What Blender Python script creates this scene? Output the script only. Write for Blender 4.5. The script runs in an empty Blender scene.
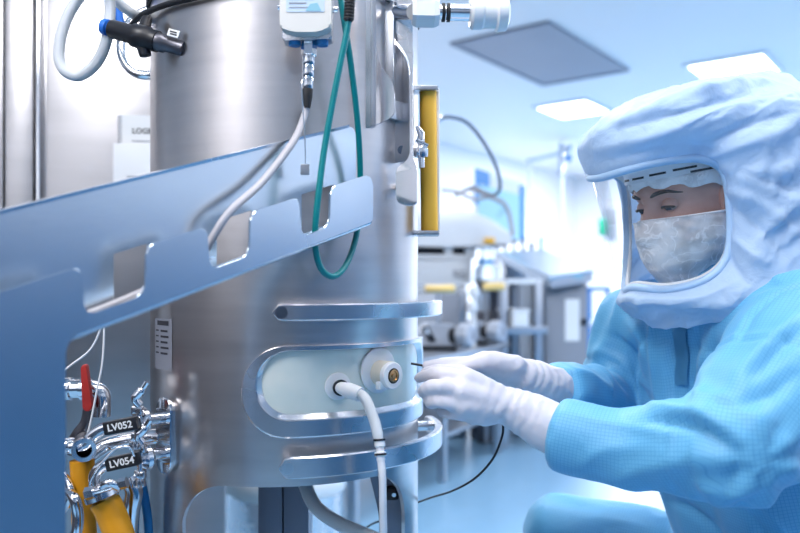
import bpy, bmesh, math, random
import numpy as np
from mathutils import Vector, Matrix, noise
from mathutils.bvhtree import BVHTree

random.seed(7)
S = bpy.context.scene
COL = S.collection
R = math.radians
H, FPX, HOR = 1.0, 800 * 35 / 36, 285.0      # camera height, focal length in pixels, horizon row

# ------------------------------------------------------------------ camera
cam = bpy.data.objects.new('camera', bpy.data.cameras.new('camera'))
COL.objects.link(cam)
cam.location = (0, 0, H)
cam.rotation_euler = (R(90), 0, 0)
cam.data.lens, cam.data.sensor_width = 35, 36
cam.data.shift_y = (HOR - 266.5) / 800
cam.data.clip_start = 0.02
cam.data.dof.use_dof = True
cam.data.dof.focus_distance = 1.17
cam.data.dof.aperture_fstop = 2.8
S.camera = cam

# ------------------------------------------------------------------ world, lights, exposure
E1 = Vector((0.602, 0.799, 0)); E2 = Vector((0.799, -0.602, 0))   # the room's long and cross directions
def RM(a, b, z=0.0): return E1 * a + E2 * b + Vector((0, 0, z))
CEIL = 2.7
w = bpy.data.worlds.new('world'); S.world = w; w.use_nodes = True
w.node_tree.nodes['Background'].inputs[0].default_value = (0.75, 0.87, 1, 1)
w.node_tree.nodes['Background'].inputs[1].default_value = 0.15
S.view_settings.view_transform = 'Standard'
S.view_settings.look = 'None'
S.view_settings.gamma = 1
S.view_settings.use_curve_mapping = False
S.view_settings.exposure = 0.2
S.cycles.use_denoising = True
S.cycles.max_bounces = 10
S.cycles.transparent_max_bounces = 24
S.cycles.sample_clamp_indirect = 6
S.cycles.caustics_reflective = False
S.cycles.caustics_refractive = False
def unseen_lamp(a, b, sx, sy, watts, col=(1, 0.985, 0.99)):
    l = bpy.data.lights.new('ceiling_lamp', 'AREA'); l.shape = 'RECTANGLE'
    l.size, l.size_y, l.energy, l.color = sx, sy, watts, col
    o = bpy.data.objects.new('ceiling_lamp', l); COL.objects.link(o)
    o.location = RM(a, b, CEIL - 0.03)
    o.rotation_euler = (0, 0, math.atan2(E1.y, E1.x))
for a, b, p in ((1.9, -1.6, 34), (2.4, 0.5, 30), (4.3, 1.0, 60), (-0.95, -0.85, 50), (0.55, -0.2, 26), (3.6, -3.9, 58), (8.6, -0.6, 115), (9.2, -3.4, 130)):  # unseen lamps; front-left one added to brighten the face, far ones the background
    unseen_lamp(a, b, 1.2, 0.6, p)

# ------------------------------------------------------------------ helpers
def P(u, v, Y): return Vector(((u - 400) / FPX * Y, Y, H + (HOR - v) / FPX * Y))
def px(n, Y): return n / FPX * Y

WORLD = {}
def finish(name, bm, mat, parent=None, smooth=38, origin=None):
    me = bpy.data.meshes.new(name)
    if isinstance(bm, bmesh.types.BMesh):
        bmesh.ops.recalc_face_normals(bm, faces=bm.faces[:])
        bm.to_mesh(me); bm.free()
    else:
        me = bm
    n = len(me.vertices)
    co = np.empty(n * 3); me.vertices.foreach_get('co', co); co = co.reshape(-1, 3)
    lo, hi = co.min(0), co.max(0)
    c = Vector(origin) if origin is not None else Vector(((lo[0] + hi[0]) / 2, (lo[1] + hi[1]) / 2, lo[2]))
    co = co - np.array(c)
    me.vertices.foreach_set('co', co.ravel())
    if smooth:
        me.polygons.foreach_set('use_smooth', [True] * len(me.polygons))
        me.set_sharp_from_angle(angle=R(smooth))
    me.update()
    o = bpy.data.objects.new(name, me); COL.objects.link(o)
    for m in (mat if isinstance(mat, (list, tuple)) else [mat]): me.materials.append(m)
    if parent is not None:
        o.parent = parent; o.location = c - WORLD[parent]
    else:
        o.location = c
    WORLD[o] = c.copy()
    return o
def thing(name, loc, label, cat, group=None):
    o = bpy.data.objects.new(name, None); COL.objects.link(o)
    o.empty_display_size = 0.05
    o.location = loc; WORLD[o] = Vector(loc)
    return tag(o, label, cat, group)
def tag(o, label, cat, group=None):
    o['label'] = label; o['category'] = cat
    if group: o['group'] = group
    return o
def struct(name, bm, mat, parent=None, smooth=0):
    o = finish(name, bm, mat, parent, smooth)
    o['kind'] = 'structure'
    return o

def cr(pts, n=8, closed=False):
    """Catmull-Rom through points"""
    pts = [Vector(p) for p in pts]; m = len(pts); out = []
    last = m if closed else m - 1
    for i in range(last):
        if closed: p0, p1, p2, p3 = pts[i - 1], pts[i], pts[(i + 1) % m], pts[(i + 2) % m]
        else: p0, p1, p2, p3 = pts[max(i - 1, 0)], pts[i], pts[i + 1], pts[min(i + 2, m - 1)]
        for k in range(n):
            t = k / n
            out.append(0.5 * (2 * p1 + (p2 - p0) * t + (2 * p0 - 5 * p1 + 4 * p2 - p3) * t * t + (3 * p1 - p0 - 3 * p2 + p3) * t ** 3))
    if not closed: out.append(pts[-1].copy())
    return out
def crs(vals, n=8):
    return [v.x for v in cr([(a, 0, 0) for a in vals], n)]
def frames(pts, closed=False):
    n = len(pts); T = []
    for i in range(n):
        a = pts[i - 1] if (i > 0 or closed) else pts[0]
        b = pts[(i + 1) % n] if (i < n - 1 or closed) else pts[-1]
        T.append((b - a).normalized())
    r = Vector((0, 0, 1)) if abs(T[0].z) < 0.9 else Vector((1, 0, 0))
    u = (r - T[0] * r.dot(T[0])).normalized(); out = []
    for t in T:
        u = (u - t * u.dot(t)).normalized()
        out.append((t, u, t.cross(u)))
    return out
def tube(bm, pts, rad, seg=12, cap=True, closed=False, hollow=0.0, flat=1.0):
    pts = [Vector(p) for p in pts]; n = len(pts)
    rad = [rad] * n if not isinstance(rad, (list, tuple)) else rad
    fr = frames(pts, closed); rings = []
    for p, (t, u, v), r in zip(pts, fr, rad):
        rings.append([bm.verts.new(p + u * (r * math.cos(2 * math.pi * k / seg)) + v * (r * flat * math.sin(2 * math.pi * k / seg))) for k in range(seg)])
    m = n if closed else n - 1
    for i in range(m):
        A, B = rings[i], rings[(i + 1) % n]
        for k in range(seg):
            bm.faces.new((A[k], A[(k + 1) % seg], B[(k + 1) % seg], B[k]))
    if cap and not closed:
        bm.faces.new(list(reversed(rings[0]))); bm.faces.new(rings[-1])
    return rings
def basis(axis, up=None):
    a = Vector(axis).normalized()
    r = Vector(up) if up is not None else (Vector((0, 0, 1)) if abs(a.z) < 0.9 else Vector((1, 0, 0)))
    u = (r - a * r.dot(a)).normalized()
    return a, u, a.cross(u)
def lathe(bm, prof, o, axis, seg=28, closed_prof=False):
    """prof = [(radius, distance along axis)]"""
    a, u, v = basis(axis); o = Vector(o); rings = []
    for r, h in prof:
        if r < 1e-6: rings.append([bm.verts.new(o + a * h)])
        else: rings.append([bm.verts.new(o + a * h + (u * math.cos(2 * math.pi * k / seg) + v * math.sin(2 * math.pi * k / seg)) * r) for k in range(seg)])
    idx = list(range(len(rings) - 1)) + ([-1] if closed_prof else [])
    for i in idx:
        A, B = rings[i], rings[i + 1]
        for k in range(seg):
            k2 = (k + 1) % seg
            if len(A) == 1 and len(B) == 1: continue
            if len(A) == 1: bm.faces.new((A[0], B[k2], B[k]))
            elif len(B) == 1: bm.faces.new((A[k], A[k2], B[0]))
            else: bm.faces.new((A[k], A[k2], B[k2], B[k]))
    return bm
def box(bm, c, size, axes=None, bev=0.0, bseg=2):
    """box centred at c with size along the given axes"""
    if axes is None: axes = (Vector((1, 0, 0)), Vector((0, 1, 0)), Vector((0, 0, 1)))
    X, Y, Z = [Vector(a).normalized() * (s / 2) for a, s in zip(axes, size)]
    c = Vector(c); b2 = bmesh.new()
    vs = [b2.verts.new(c + X * i + Y * j + Z * k) for i in (-1, 1) for j in (-1, 1) for k in (-1, 1)]
    for f in ((0, 1, 3, 2), (4, 6, 7, 5), (0, 4, 5, 1), (2, 3, 7, 6), (0, 2, 6, 4), (1, 5, 7, 3)):
        b2.faces.new([vs[i] for i in f])
    if bev > 0:
        bmesh.ops.bevel(b2, geom=b2.edges[:], offset=bev, segments=bseg, profile=0.6, affect='EDGES')
    merge(bm, b2)
    return bm
def merge(bm, b2):
    me = bpy.data.meshes.new('tmp'); b2.to_mesh(me); b2.free()
    bm.from_mesh(me); bpy.data.meshes.remove(me)
def prism(bm, poly, o, U, V, thick, bev=0.0, bseg=2):
    """extrude a 2D polygon (in U, V at o) by thick along U x V, centred"""
    U, V, o = Vector(U), Vector(V), Vector(o); N = U.cross(V).normalized()
    b2 = bmesh.new()
    A = [b2.verts.new(o + U * x + V * y - N * (thick / 2)) for x, y in poly]
    B = [b2.verts.new(o + U * x + V * y + N * (thick / 2)) for x, y in poly]
    n = len(poly)
    b2.faces.new(list(reversed(A))); b2.faces.new(B)
    for i in range(n): b2.faces.new((A[i], A[(i + 1) % n], B[(i + 1) % n], B[i]))
    if bev:
        ed = [e for e in b2.edges if (e.verts[0] in A and e.verts[1] in A) or (e.verts[0] in B and e.verts[1] in B)]
        bmesh.ops.bevel(b2, geom=ed, offset=bev, segments=bseg, profile=0.6, affect='EDGES')
    bmesh.ops.triangulate(b2, faces=[f for f in b2.faces if len(f.verts) > 4])
    merge(bm, b2)
    return bm
def rrect(x0, y0, x1, y1, r, n=5):
    out = []
    for cx, cy, a0 in ((x1 - r, y1 - r, 0), (x0 + r, y1 - r, 90), (x0 + r, y0 + r, 180), (x1 - r, y0 + r, 270)):
        for k in range(n + 1):
            a = R(a0 + 90 * k / n); out.append((cx + r * math.cos(a), cy + r * math.sin(a)))
    return out
def roundpoly(pts, r, n=4):
    """round the corners of a polygon"""
    out = []; m = len(pts)
    for i in range(m):
        p0, p1, p2 = Vector(pts[i - 1]), Vector(pts[i]), Vector(pts[(i + 1) % m])
        rr = r[i] if isinstance(r, (list, tuple)) else r
        if rr <= 0: out.append(tuple(p1)); continue
        a, b = p0 - p1, p2 - p1
        rr = min(rr, a.length * 0.49, b.length * 0.49)
        A, B = p1 + a.normalized() * rr, p1 + b.normalized() * rr
        for k in range(n + 1):
            t = k / n
            q = A * (1 - t) ** 2 + p1 * (2 * t * (1 - t)) + B * t * t
            out.append((q.x, q.y))
    return out
def text(name, s, size, o, U, V, mat, parent, depth=0.0003, align='CENTER', bold=0.0):
    cu = bpy.data.curves.new(name, 'FONT'); cu.body = s; cu.size = size
    cu.align_x = align; cu.align_y = 'CENTER'; cu.extrude = depth; cu.resolution_u = 3; cu.offset = bold
    ob = bpy.data.objects.new('tmp', cu); COL.objects.link(ob)
    dg = bpy.context.evaluated_depsgraph_get()
    me = bpy.data.meshes.new_from_object(ob.evaluated_get(dg))
    bpy.data.objects.remove(ob)
    U, V = Vector(U).normalized(), Vector(V).normalized(); N = U.cross(V)
    M = Matrix((U, V, N)).transposed().to_4x4(); M.translation = Vector(o)
    me.transform(M); me.name = name
    return finish(name, me, mat, parent, smooth=0)

# ------------------------------------------------------------------ materials
def new_mat(name):
    m = bpy.data.materials.new(name); m.use_nodes = True
    return m, m.node_tree, m.node_tree.nodes['Principled BSDF']
def nd(nt, typ, **kw):
    n = nt.nodes.new(typ)
    for k, v in kw.items(): setattr(n, k, v)
    return n
def plain(name, col, rough=0.5, metal=0.0, bump=0.0, bscale=40, var=0.0, vscale=8, trans=0.0, ior=1.45, sss=0.0, coat=0.0, spec=0.5, emis=None, es=0.0, alpha=1.0, stretch=(1, 1, 1)):
    m, nt, b = new_mat(name)
    b.inputs['Base Color'].default_value = (*col, 1)
    b.inputs['Roughness'].default_value = rough
    b.inputs['Metallic'].default_value = metal
    b.inputs['Transmission Weight'].default_value = trans
    b.inputs['IOR'].default_value = ior
    b.inputs['Subsurface Weight'].default_value = sss
    b.inputs['Subsurface Radius'].default_value = (0.01, 0.005, 0.003)
    b.inputs['Coat Weight'].default_value = coat
    b.inputs['Specular IOR Level'].default_value = spec
    b.inputs['Alpha'].default_value = alpha
    if emis: b.inputs['Emission Color'].default_value = (*emis, 1); b.inputs['Emission Strength'].default_value = es
    tc = nd(nt, 'ShaderNodeTexCoord'); mp = nd(nt, 'ShaderNodeMapping'); mp.inputs['Scale'].default_value = stretch
    nt.links.new(tc.outputs['Object'], mp.inputs['Vector'])
    if bump:
        n = nd(nt, 'ShaderNodeTexNoise'); n.inputs['Scale'].default_value = bscale; n.inputs['Detail'].default_value = 4
        bp = nd(nt, 'ShaderNodeBump'); bp.inputs['Strength'].default_value = bump; bp.inputs['Distance'].default_value = 0.002
        nt.links.new(mp.outputs[0], n.inputs['Vector']); nt.links.new(n.outputs['Fac'], bp.inputs['Height']); nt.links.new(bp.outputs[0], b.inputs['Normal'])
    if var:
        n = nd(nt, 'ShaderNodeTexNoise'); n.inputs['Scale'].default_value = vscale; n.inputs['Detail'].default_value = 3
        mr = nd(nt, 'ShaderNodeMapRange'); mr.inputs['To Min'].default_value = 1 - var; mr.inputs['To Max'].default_value = 1 + var
        hs = nd(nt, 'ShaderNodeHueSaturation'); hs.inputs['Color'].default_value = (*col, 1)
        nt.links.new(mp.outputs[0], n.inputs['Vector']); nt.links.new(n.outputs['Fac'], mr.inputs['Value'])
        nt.links.new(mr.outputs[0], hs.inputs['Value']); nt.links.new(hs.outputs[0], b.inputs['Base Color'])
        if metal:
            m2 = nd(nt, 'ShaderNodeMapRange'); m2.inputs['To Min'].default_value = rough * (1 - var); m2.inputs['To Max'].default_value = rough * (1 + var)
            nt.links.new(n.outputs['Fac'], m2.inputs['Value']); nt.links.new(m2.outputs[0], b.inputs['Roughness'])
    return m
M = {}
M['vessel'] = plain('vessel_steel', (0.70, 0.66, 0.65), 0.30, 1, 0.02, 30, 0.12, 5, stretch=(1, 1, 12))
M['brushed'] = plain('brushed_steel', (0.75, 0.74, 0.76), 0.27, 1, 0.015, 60, 0.1, 9)
M['polished'] = plain('polished_steel', (0.78, 0.79, 0.82), 0.14, 1, 0, 0, 0.1, 14)
M['tray'] = plain('bead_blasted_steel', (0.64, 0.72, 0.80), 0.27, 1, 0.02, 120, 0.08, 6)
M['cabinet'] = plain('cabinet_steel', (0.44, 0.43, 0.44), 0.30, 1, 0.015, 20, 0.12, 3, stretch=(1, 1, 8))
M['rack'] = plain('rack_steel', (0.50, 0.53, 0.58), 0.35, 1, 0, 0, 0.1, 5)
M['greymetal'] = plain('grey_painted_metal', (0.29, 0.31, 0.36), 0.4, 0.0, var=0.04)
M['darkmetal'] = plain('dark_metal', (0.12, 0.12, 0.14), 0.35, 0.8, var=0.1)
M['pump'] = plain('pump_grey', (0.42, 0.46, 0.54), 0.4, var=0.03)
M['postgrey'] = plain('dull_grey_steel', (0.24, 0.26, 0.32), 0.35, 0.6, var=0.05)
M['white'] = plain('white_enamel', (0.82, 0.84, 0.87), 0.4, var=0.02)
M['offwhite'] = plain('warm_white_plastic', (0.78, 0.76, 0.72), 0.35, var=0.02)
M['ptfe'] = plain('white_polymer', (0.85, 0.87, 0.9), 0.35, sss=0.15, var=0.02)
M['cream'] = plain('cream_polymer', (0.75, 0.70, 0.60), 0.4, sss=0.15, var=0.03)
M['black'] = plain('black_plastic', (0.012, 0.013, 0.018), 0.38, var=0.1)
M['rubber'] = plain('black_rubber', (0.015, 0.016, 0.02), 0.6, bump=0.1, bscale=300)
M['teal'] = plain('teal_cable', (0.0, 0.22, 0.24), 0.35, var=0.04)
M['greycable'] = plain('pale_grey_cable', (0.46, 0.45, 0.49), 0.4, var=0.03)
M['whitewire'] = plain('white_wire', (0.85, 0.85, 0.88), 0.4, var=0.02)
M['blueplastic'] = plain('blue_plastic', (0.02, 0.16, 0.62), 0.35, var=0.03)
M['yellow'] = plain('yellow_polymer', (1.0, 0.56, 0.07), 0.55, var=0.05)
M['hoseyellow'] = plain('yellow_hose_cover', (0.85, 0.36, 0.015), 0.45, var=0.08, vscale=30, bump=0.1, bscale=90)
M['red'] = plain('red_lever_plastic', (0.42, 0.03, 0.025), 0.4, var=0.05)
M['brass'] = plain('brass', (0.62, 0.42, 0.22), 0.25, 1, var=0.1)
M['paper'] = plain('paper', (0.86, 0.87, 0.88), 0.7, var=0.02)
M['ink'] = plain('ink', (0.03, 0.03, 0.04), 0.6, var=0.05)
M['inkgrey'] = plain('grey_ink', (0.28, 0.30, 0.36), 0.6, var=0.05)
M['labelblue'] = plain('pale_blue_label', (0.62, 0.74, 0.90), 0.35, var=0.03)
M['labelteal'] = plain('teal_label_print', (0.30, 0.58, 0.70), 0.35, var=0.05)
M['vesseltag'] = plain('grey_foil_label', (0.34, 0.35, 0.41), 0.4, 0.4, var=0.03)
M['blueedge'] = plain('blue_paint', (0.03, 0.27, 0.65), 0.4, var=0.03)
M['green'] = plain('green_plastic', (0.0, 0.20, 0.12), 0.4, var=0.05)
M['greyvent'] = plain('vent_grey', (0.27, 0.28, 0.34), 0.5, var=0.05, vscale=2)
M['floor'] = plain('blue_vinyl_floor', (0.24, 0.46, 0.69), 0.28, var=0.06, vscale=9, bump=0.02, bscale=5)
M['wall'] = plain('white_wall_panel', (0.89, 0.88, 0.90), 0.5, var=0.01, vscale=1)
M['ceil'] = plain('ceiling_panel', (0.84, 0.795, 0.805), 0.6, var=0.01, vscale=1)
M['frontdado'] = plain('slate_dado', (0.045, 0.065, 0.10), 0.5, var=0.05, vscale=1)  # for the unseen dado added behind the camera
M['dado'] = plain('blue_dado', (0.012, 0.105, 0.24), 0.5, var=0.05, vscale=1)  # for unseen blue surfaces added to be mirrored in the tray post
M['darkwall'] = plain('service_wall_panel', (0.075, 0.065, 0.07), 0.5, var=0.05, vscale=1)  # for the out-of-view panel added to darken the vessel's reflection
M['lamp'] = plain('lamp_diffuser', (1, 1, 1), 0.5, emis=(0.93, 0.97, 1), es=9.0)
M['screen'] = plain('display_screen', (0.25, 0.5, 0.65), 0.3, emis=(0.45, 0.78, 0.95), es=0.3)
M['cloud'] = plain('frosted_silicone', (0.84, 0.88, 0.92), 0.30, trans=0.25, ior=1.2, var=0.02)
M['windowglass'] = None
# ------------------------------------------------------------------ the room
def quad(bm, pts): bm.faces.new([bm.verts.new(Vector(p)) for p in pts])
A0, A1, B0, B1 = -2.2, 11.5, -5.2, 2.6
def slabroom(name, c, size, mat):
    bm = bmesh.new(); box(bm, c, size, (E1, E2, Vector((0, 0, 1)))); return struct(name, bm, mat)
AC, BC = (A0 + A1) / 2, (B0 + B1) / 2
slabroom('floor', RM(AC, BC, -0.05), (A1 - A0 + 0.4, B1 - B0 + 0.4, 0.1), M['floor'])
slabroom('ceiling', RM(AC, BC, CEIL + 0.05), (A1 - A0 + 0.4, B1 - B0 + 0.4, 0.1), M['ceil'])
slabroom('wall_back', RM(A1 + 0.1, BC, CEIL / 2), (0.2, B1 - B0 + 0.4, CEIL), M['wall'])
slabroom('wall_left', RM(AC, B0 - 0.1, CEIL / 2), (A1 - A0, 0.2, CEIL), M['wall'])
slabroom('wall_right', RM(AC, B1 + 0.1, CEIL / 2), (A1 - A0, 0.2, CEIL), M['wall'])
slabroom('wall_front', RM(A0 - 0.1, BC, CEIL / 2), (0.2, B1 - B0 + 0.4, CEIL), M['wall'])
slabroom('trim_2', RM(A0 + 0.02, BC, 0.66), (0.04, B1 - B0, 1.32), M['frontdado'])  # unseen dark dado, added so the steel mirrors dark low down
slabroom('trim_3', RM(1.5, B1 - 0.02, 0.7), (7.0, 0.04, 1.4), M['dado'])  # unseen blue dado, added to deepen the reflection in the tray post
bm = bmesh.new(); box(bm, (-1.75, 0.35, 0.53), (0.12, 2.5, 1.06)); struct('wall_partition', bm, M['darkwall'])  # added out of view so the vessel's lower left mirrors something dark
bm = bmesh.new(); box(bm, (1.25, -0.1, 0.48), (0.12, 1.7, 0.96)); struct('wall_partition', bm, M['dado'])  # low blue panel added out of view for the post's dark reflection
slabroom('trim_1', RM(A1 - 0.1, -4.35, CEIL / 2), (0.2, 0.5, CEIL), M['wall'])      # pilaster on the far wall
# ceiling panels: one grey outlet and two lamps
def ceiling_panel(name, a, b, la, lb, mat, label, cat, framemat):
    t = thing(name, RM(a, b, CEIL - 0.02), label, cat)
    Z = Vector((0, 0, 1)); f = 0.035
    bm = bmesh.new(); box(bm, RM(a, b, CEIL - 0.006), (la - 2 * f, lb - 2 * f, 0.012), (E1, E2, Z))
    finish('diffuser', bm, mat, t, 0)
    bm = bmesh.new()
    for s in (-1, 1):
        box(bm, RM(a + s * (la - f) / 2, b, CEIL - 0.011), (f, lb, 0.022), (E1, E2, Z), 0.004)
        box(bm, RM(a, b + s * (lb - f) / 2, CEIL - 0.011), (la - 2 * f, f, 0.022), (E1, E2, Z), 0.004)
    finish('frame', bm, framemat, t, 0)
    return t
vent = ceiling_panel('air_outlet', 5.27, -2.62, 1.42, 0.76, M['greyvent'], 'large dark grey square air outlet in the ceiling above the bench', 'vent', M['greyvent'])
ceiling_panel('ceiling_light', 6.98, -3.17, 0.64, 0.56, M['lamp'], 'small lit ceiling light panel just beyond the grey air outlet', 'light', M['white'])
ceiling_panel('ceiling_light', 6.42, -1.57, 0.66, 0.60, M['lamp'], 'large lit ceiling light panel above the hooded worker', 'light', M['white'])

# ------------------------------------------------------------------ bioreactor vessel
VC = Vector((-0.195, 1.346, 0)); VR = 0.226
def cyl(phi, z, r=VR): return Vector((VC.x + r * math.sin(phi), VC.y - r * math.cos(phi), z))
def hit(u, v, r=VR):
    """angle and height where the sight line through a pixel meets the vessel"""
    d = Vector(((u - 400) / FPX, 1.0)); c = Vector((VC.x, VC.y))
    b = d.dot(c); A = d.dot(d); D = b * b - A * (c.dot(c) - r * r)
    t = (b - math.sqrt(max(D, 0))) / A
    p = d * t - c
    return math.atan2(p.x, -p.y), H + (HOR - v) / FPX * t
ves = thing('bioreactor_vessel', (VC.x, VC.y, 0), 'large brushed stainless steel bioreactor vessel with oval sight window', 'vessel')
ZB = hit(284, 487)[1]                 # lower edge of the shell over the openings
ZT = 1.455
# skirt openings (centre angle, half width) -> three legs remain
OPEN = [(R(14), R(50)), (R(134), R(42)), (R(242), R(42))]
def open_top(phi):
    """height of the skirt's cut edge at an angle, None where the skirt reaches the floor"""
    for c, hw in OPEN:
        d = abs((phi - c + math.pi) % (2 * math.pi) - math.pi)
        if d < hw:
            q = (hw - d) * VR; rr = 0.085
            return ZB if q > rr else ZB - rr + math.sqrt(max(rr * rr - (rr - q) ** 2, 0))
    return None
bm = bmesh.new(); NS = 288
zs = list(np.linspace(ZB, ZT, 24))
cols = []
for k in range(NS):
    ph = 2 * math.pi * k / NS
    ot = open_top(ph)
    low = 0.0 if ot is None else ot
    cols.append((ph, ot is None, low))
ro, ri = VR, VR - 0.006
grid = [[bm.verts.new(cyl(ph, z)) for z in zs] for ph, _, _ in cols]
gin = [[bm.verts.new(cyl(ph, z, ri)) for z in (ZB, )] for ph, _, _ in cols]
botO = [bm.verts.new(cyl(ph, low)) if low < ZB - 1e-5 else None for ph, _, low in cols]
botI = [bm.verts.new(cyl(ph, low, ri)) if low < ZB - 1e-5 else None for ph, _, low in cols]
for k in range(NS):
    j = (k + 1) % NS
    for i in range(len(zs) - 1): bm.faces.new((grid[k][i], grid[j][i], grid[j][i + 1], grid[k][i + 1]))
    def loop4(a, b, c, d):
        L = []
        for x in (a, b, c, d):
            if x is not None and x not in L: L.append(x)
        if len(L) > 2: bm.faces.new(L)
    if botO[k] or botO[j]:
        loop4(botO[k] or grid[k][0], botO[j] or grid[j][0], grid[j][0], grid[k][0])
        loop4(gin[k][0], gin[j][0], botI[j] or gin[j][0], botI[k] or gin[k][0])
    loop4(botO[k] or grid[k][0], botI[k] or gin[k][0], botI[j] or gin[j][0], botO[j] or grid[j][0])
# dished bottom inside the skirt
pr = [bm.verts.new(cyl(2 * math.pi * k / NS, ZB + 0.004, ri)) for k in range(NS)]
bc = bm.verts.new((VC.x, VC.y, ZB - 0.005))
for k in range(NS):
    bm.faces.new((pr[k], pr[(k + 1) % NS], bc))
    bm.faces.new((gin[k][0], gin[(k + 1) % NS][0], pr[(k + 1) % NS], pr[k]))
finish('shell', bm, M['vessel'], ves, 30)
# lid, gasket
bm = bmesh.new()
lathe(bm, [(0, 0.14), (0.08, 0.135), (0.16, 0.105), (VR - 0.01, 0.06), (VR + 0.004, 0.03), (VR + 0.004, 0.012), (VR - 0.02, 0.012)], (VC.x, VC.y, ZT), (0, 0, 1), 96)
finish('lid', bm, M['vessel'], ves)
bm = bmesh.new(); lathe(bm, [(VR - 0.01, 0.012), (VR + 0.006, 0.012), (VR + 0.007, 0.006), (VR + 0.006, 0), (VR - 0.01, 0)], (VC.x, VC.y, ZT), (0, 0, 1), 96)
finish('gasket', bm, M['rubber'], ves)
# band shaped parts wrapped on the vessel
def wrap_ring(bm, outer, inner, r0, r1, rin):
    """frame between two stadium outlines (phi*VR, z); outer edge rises from r0 to r1, inner edge falls to rin"""
    n = len(outer); L = []
    def ring(pts, r): return [bm.verts.new(cyl(a / VR, z, r)) for a, z in pts]
    mid = lambda t: [(o[0] * (1 - t) + i[0] * t, o[1] * (1 - t) + i[1] * t) for o, i in zip(outer, inner)]
    L = [ring(outer, r0), ring(outer, r1 - 0.0015), ring(mid(0.07), r1), ring(mid(0.30), r1), ring(mid(0.55), r1), ring(mid(0.74), r1), ring(mid(0.80), r1 - 0.0008), ring(mid(1.0), rin + 0.001), ring(mid(1.0), rin - 0.001)]
    for A, B in zip(L, L[1:]):
        for k in range(n): bm.faces.new((A[k], A[(k + 1) % n], B[(k + 1) % n], B[k]))
def stadium(x0, z0, x1, z1, r, n=14, m=30):
    base = []
    for cx, cz, a0 in ((x1 - r, z1 - r, 0), (x0 + r, z1 - r, 90), (x0 + r, z0 + r, 180), (x1 - r, z0 + r, 270)):
        for k in range(n + 1):
            a = R(a0 + 90 * k / n); base.append((cx + r * math.cos(a), cz + r * math.sin(a)))
        if a0 == 90: pass
        if a0 in (0, 180):
            xa, xb = (x1 - r, x0 + r) if a0 == 0 else (x0 + r, x1 - r)
            zz = z1 if a0 == 0 else z0
            base += [(xa + (xb - xa) * t / m, zz) for t in range(1, m)]
    return base
pl, _ = hit(243, 385); 
xo0, xi0 = pl * VR, hit(262, 380)[0] * VR
zo1, zo0 = hit(320, 345)[1], hit(320, 436)[1]
zi1, zi0 = hit(320, 351)[1], hit(320, 413)[1]
xo1, xi1 = R(101) * VR, R(80) * VR
outer = stadium(xo0, zo0, xo1, zo1, (zo1 - zo0) * 0.48); inner = stadium(xi0, zi0, xi1, zi1, (zi1 - zi0) * 0.46)
bm = bmesh.new(); wrap_ring(bm, outer, inner, VR - 0.002, VR + 0.009, VR + 0.001)
finish('window_frame', bm, M['brushed'], ves, 14)
# milky glass: fan of quads following the curve
bm = bmesh.new(); nx = 40
st = stadium(xi0 - 0.002, zi0 - 0.002, xi1 + 0.002, zi1 + 0.002, (zi1 - zi0) * 0.46)
xs = np.linspace(xi0 - 0.002, xi1 + 0.002, nx); rr_ = (zi1 - zi0 + 0.004) * 0.48; zc_ = (zi0 + zi1) / 2; hz = (zi1 - zi0 + 0.004) / 2
prev = None
for x in xs:
    d = min(x - xs[0], xs[-1] - x); h = hz if d > rr_ else hz - rr_ + math.sqrt(max(rr_ ** 2 - (rr_ - d) ** 2, 1e-8))
    row = [bm.verts.new(cyl(x / VR, zc_ + h * t, VR + 0.0015)) for t in (-1, -0.5, 0, 0.5, 1)]
    if prev:
        for i in range(4): bm.faces.new((prev[i], row[i], row[i + 1], prev[i + 1]))
    prev = row
m, nt, b = new_mat('sight_glass')
b.inputs['Roughness'].default_value = 0.12; b.inputs['Coat Weight'].default_value = 0.5; b.inputs['Subsurface Weight'].default_value = 0.0
tc = nd(nt, 'ShaderNodeTexCoord'); n1 = nd(nt, 'ShaderNodeTexNoise'); n1.inputs['Scale'].default_value = 14; n1.inputs['Detail'].default_value = 3
rp = nd(nt, 'ShaderNodeValToRGB')
rp.color_ramp.elements[0].position, rp.color_ramp.elements[1].position = 0.35, 0.68
rp.color_ramp.elements[0].color = (0.72, 0.82, 0.78, 1); rp.color_ramp.elements[1].color = (0.88, 0.91, 0.84, 1)
nt.links.new(tc.outputs['Object'], n1.inputs['Vector']); nt.links.new(n1.outputs['Fac'], rp.inputs[0]); nt.links.new(rp.outputs[0], b.inputs['Base Color'])
finish('sight_glass', bm, m, ves, 60)
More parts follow.
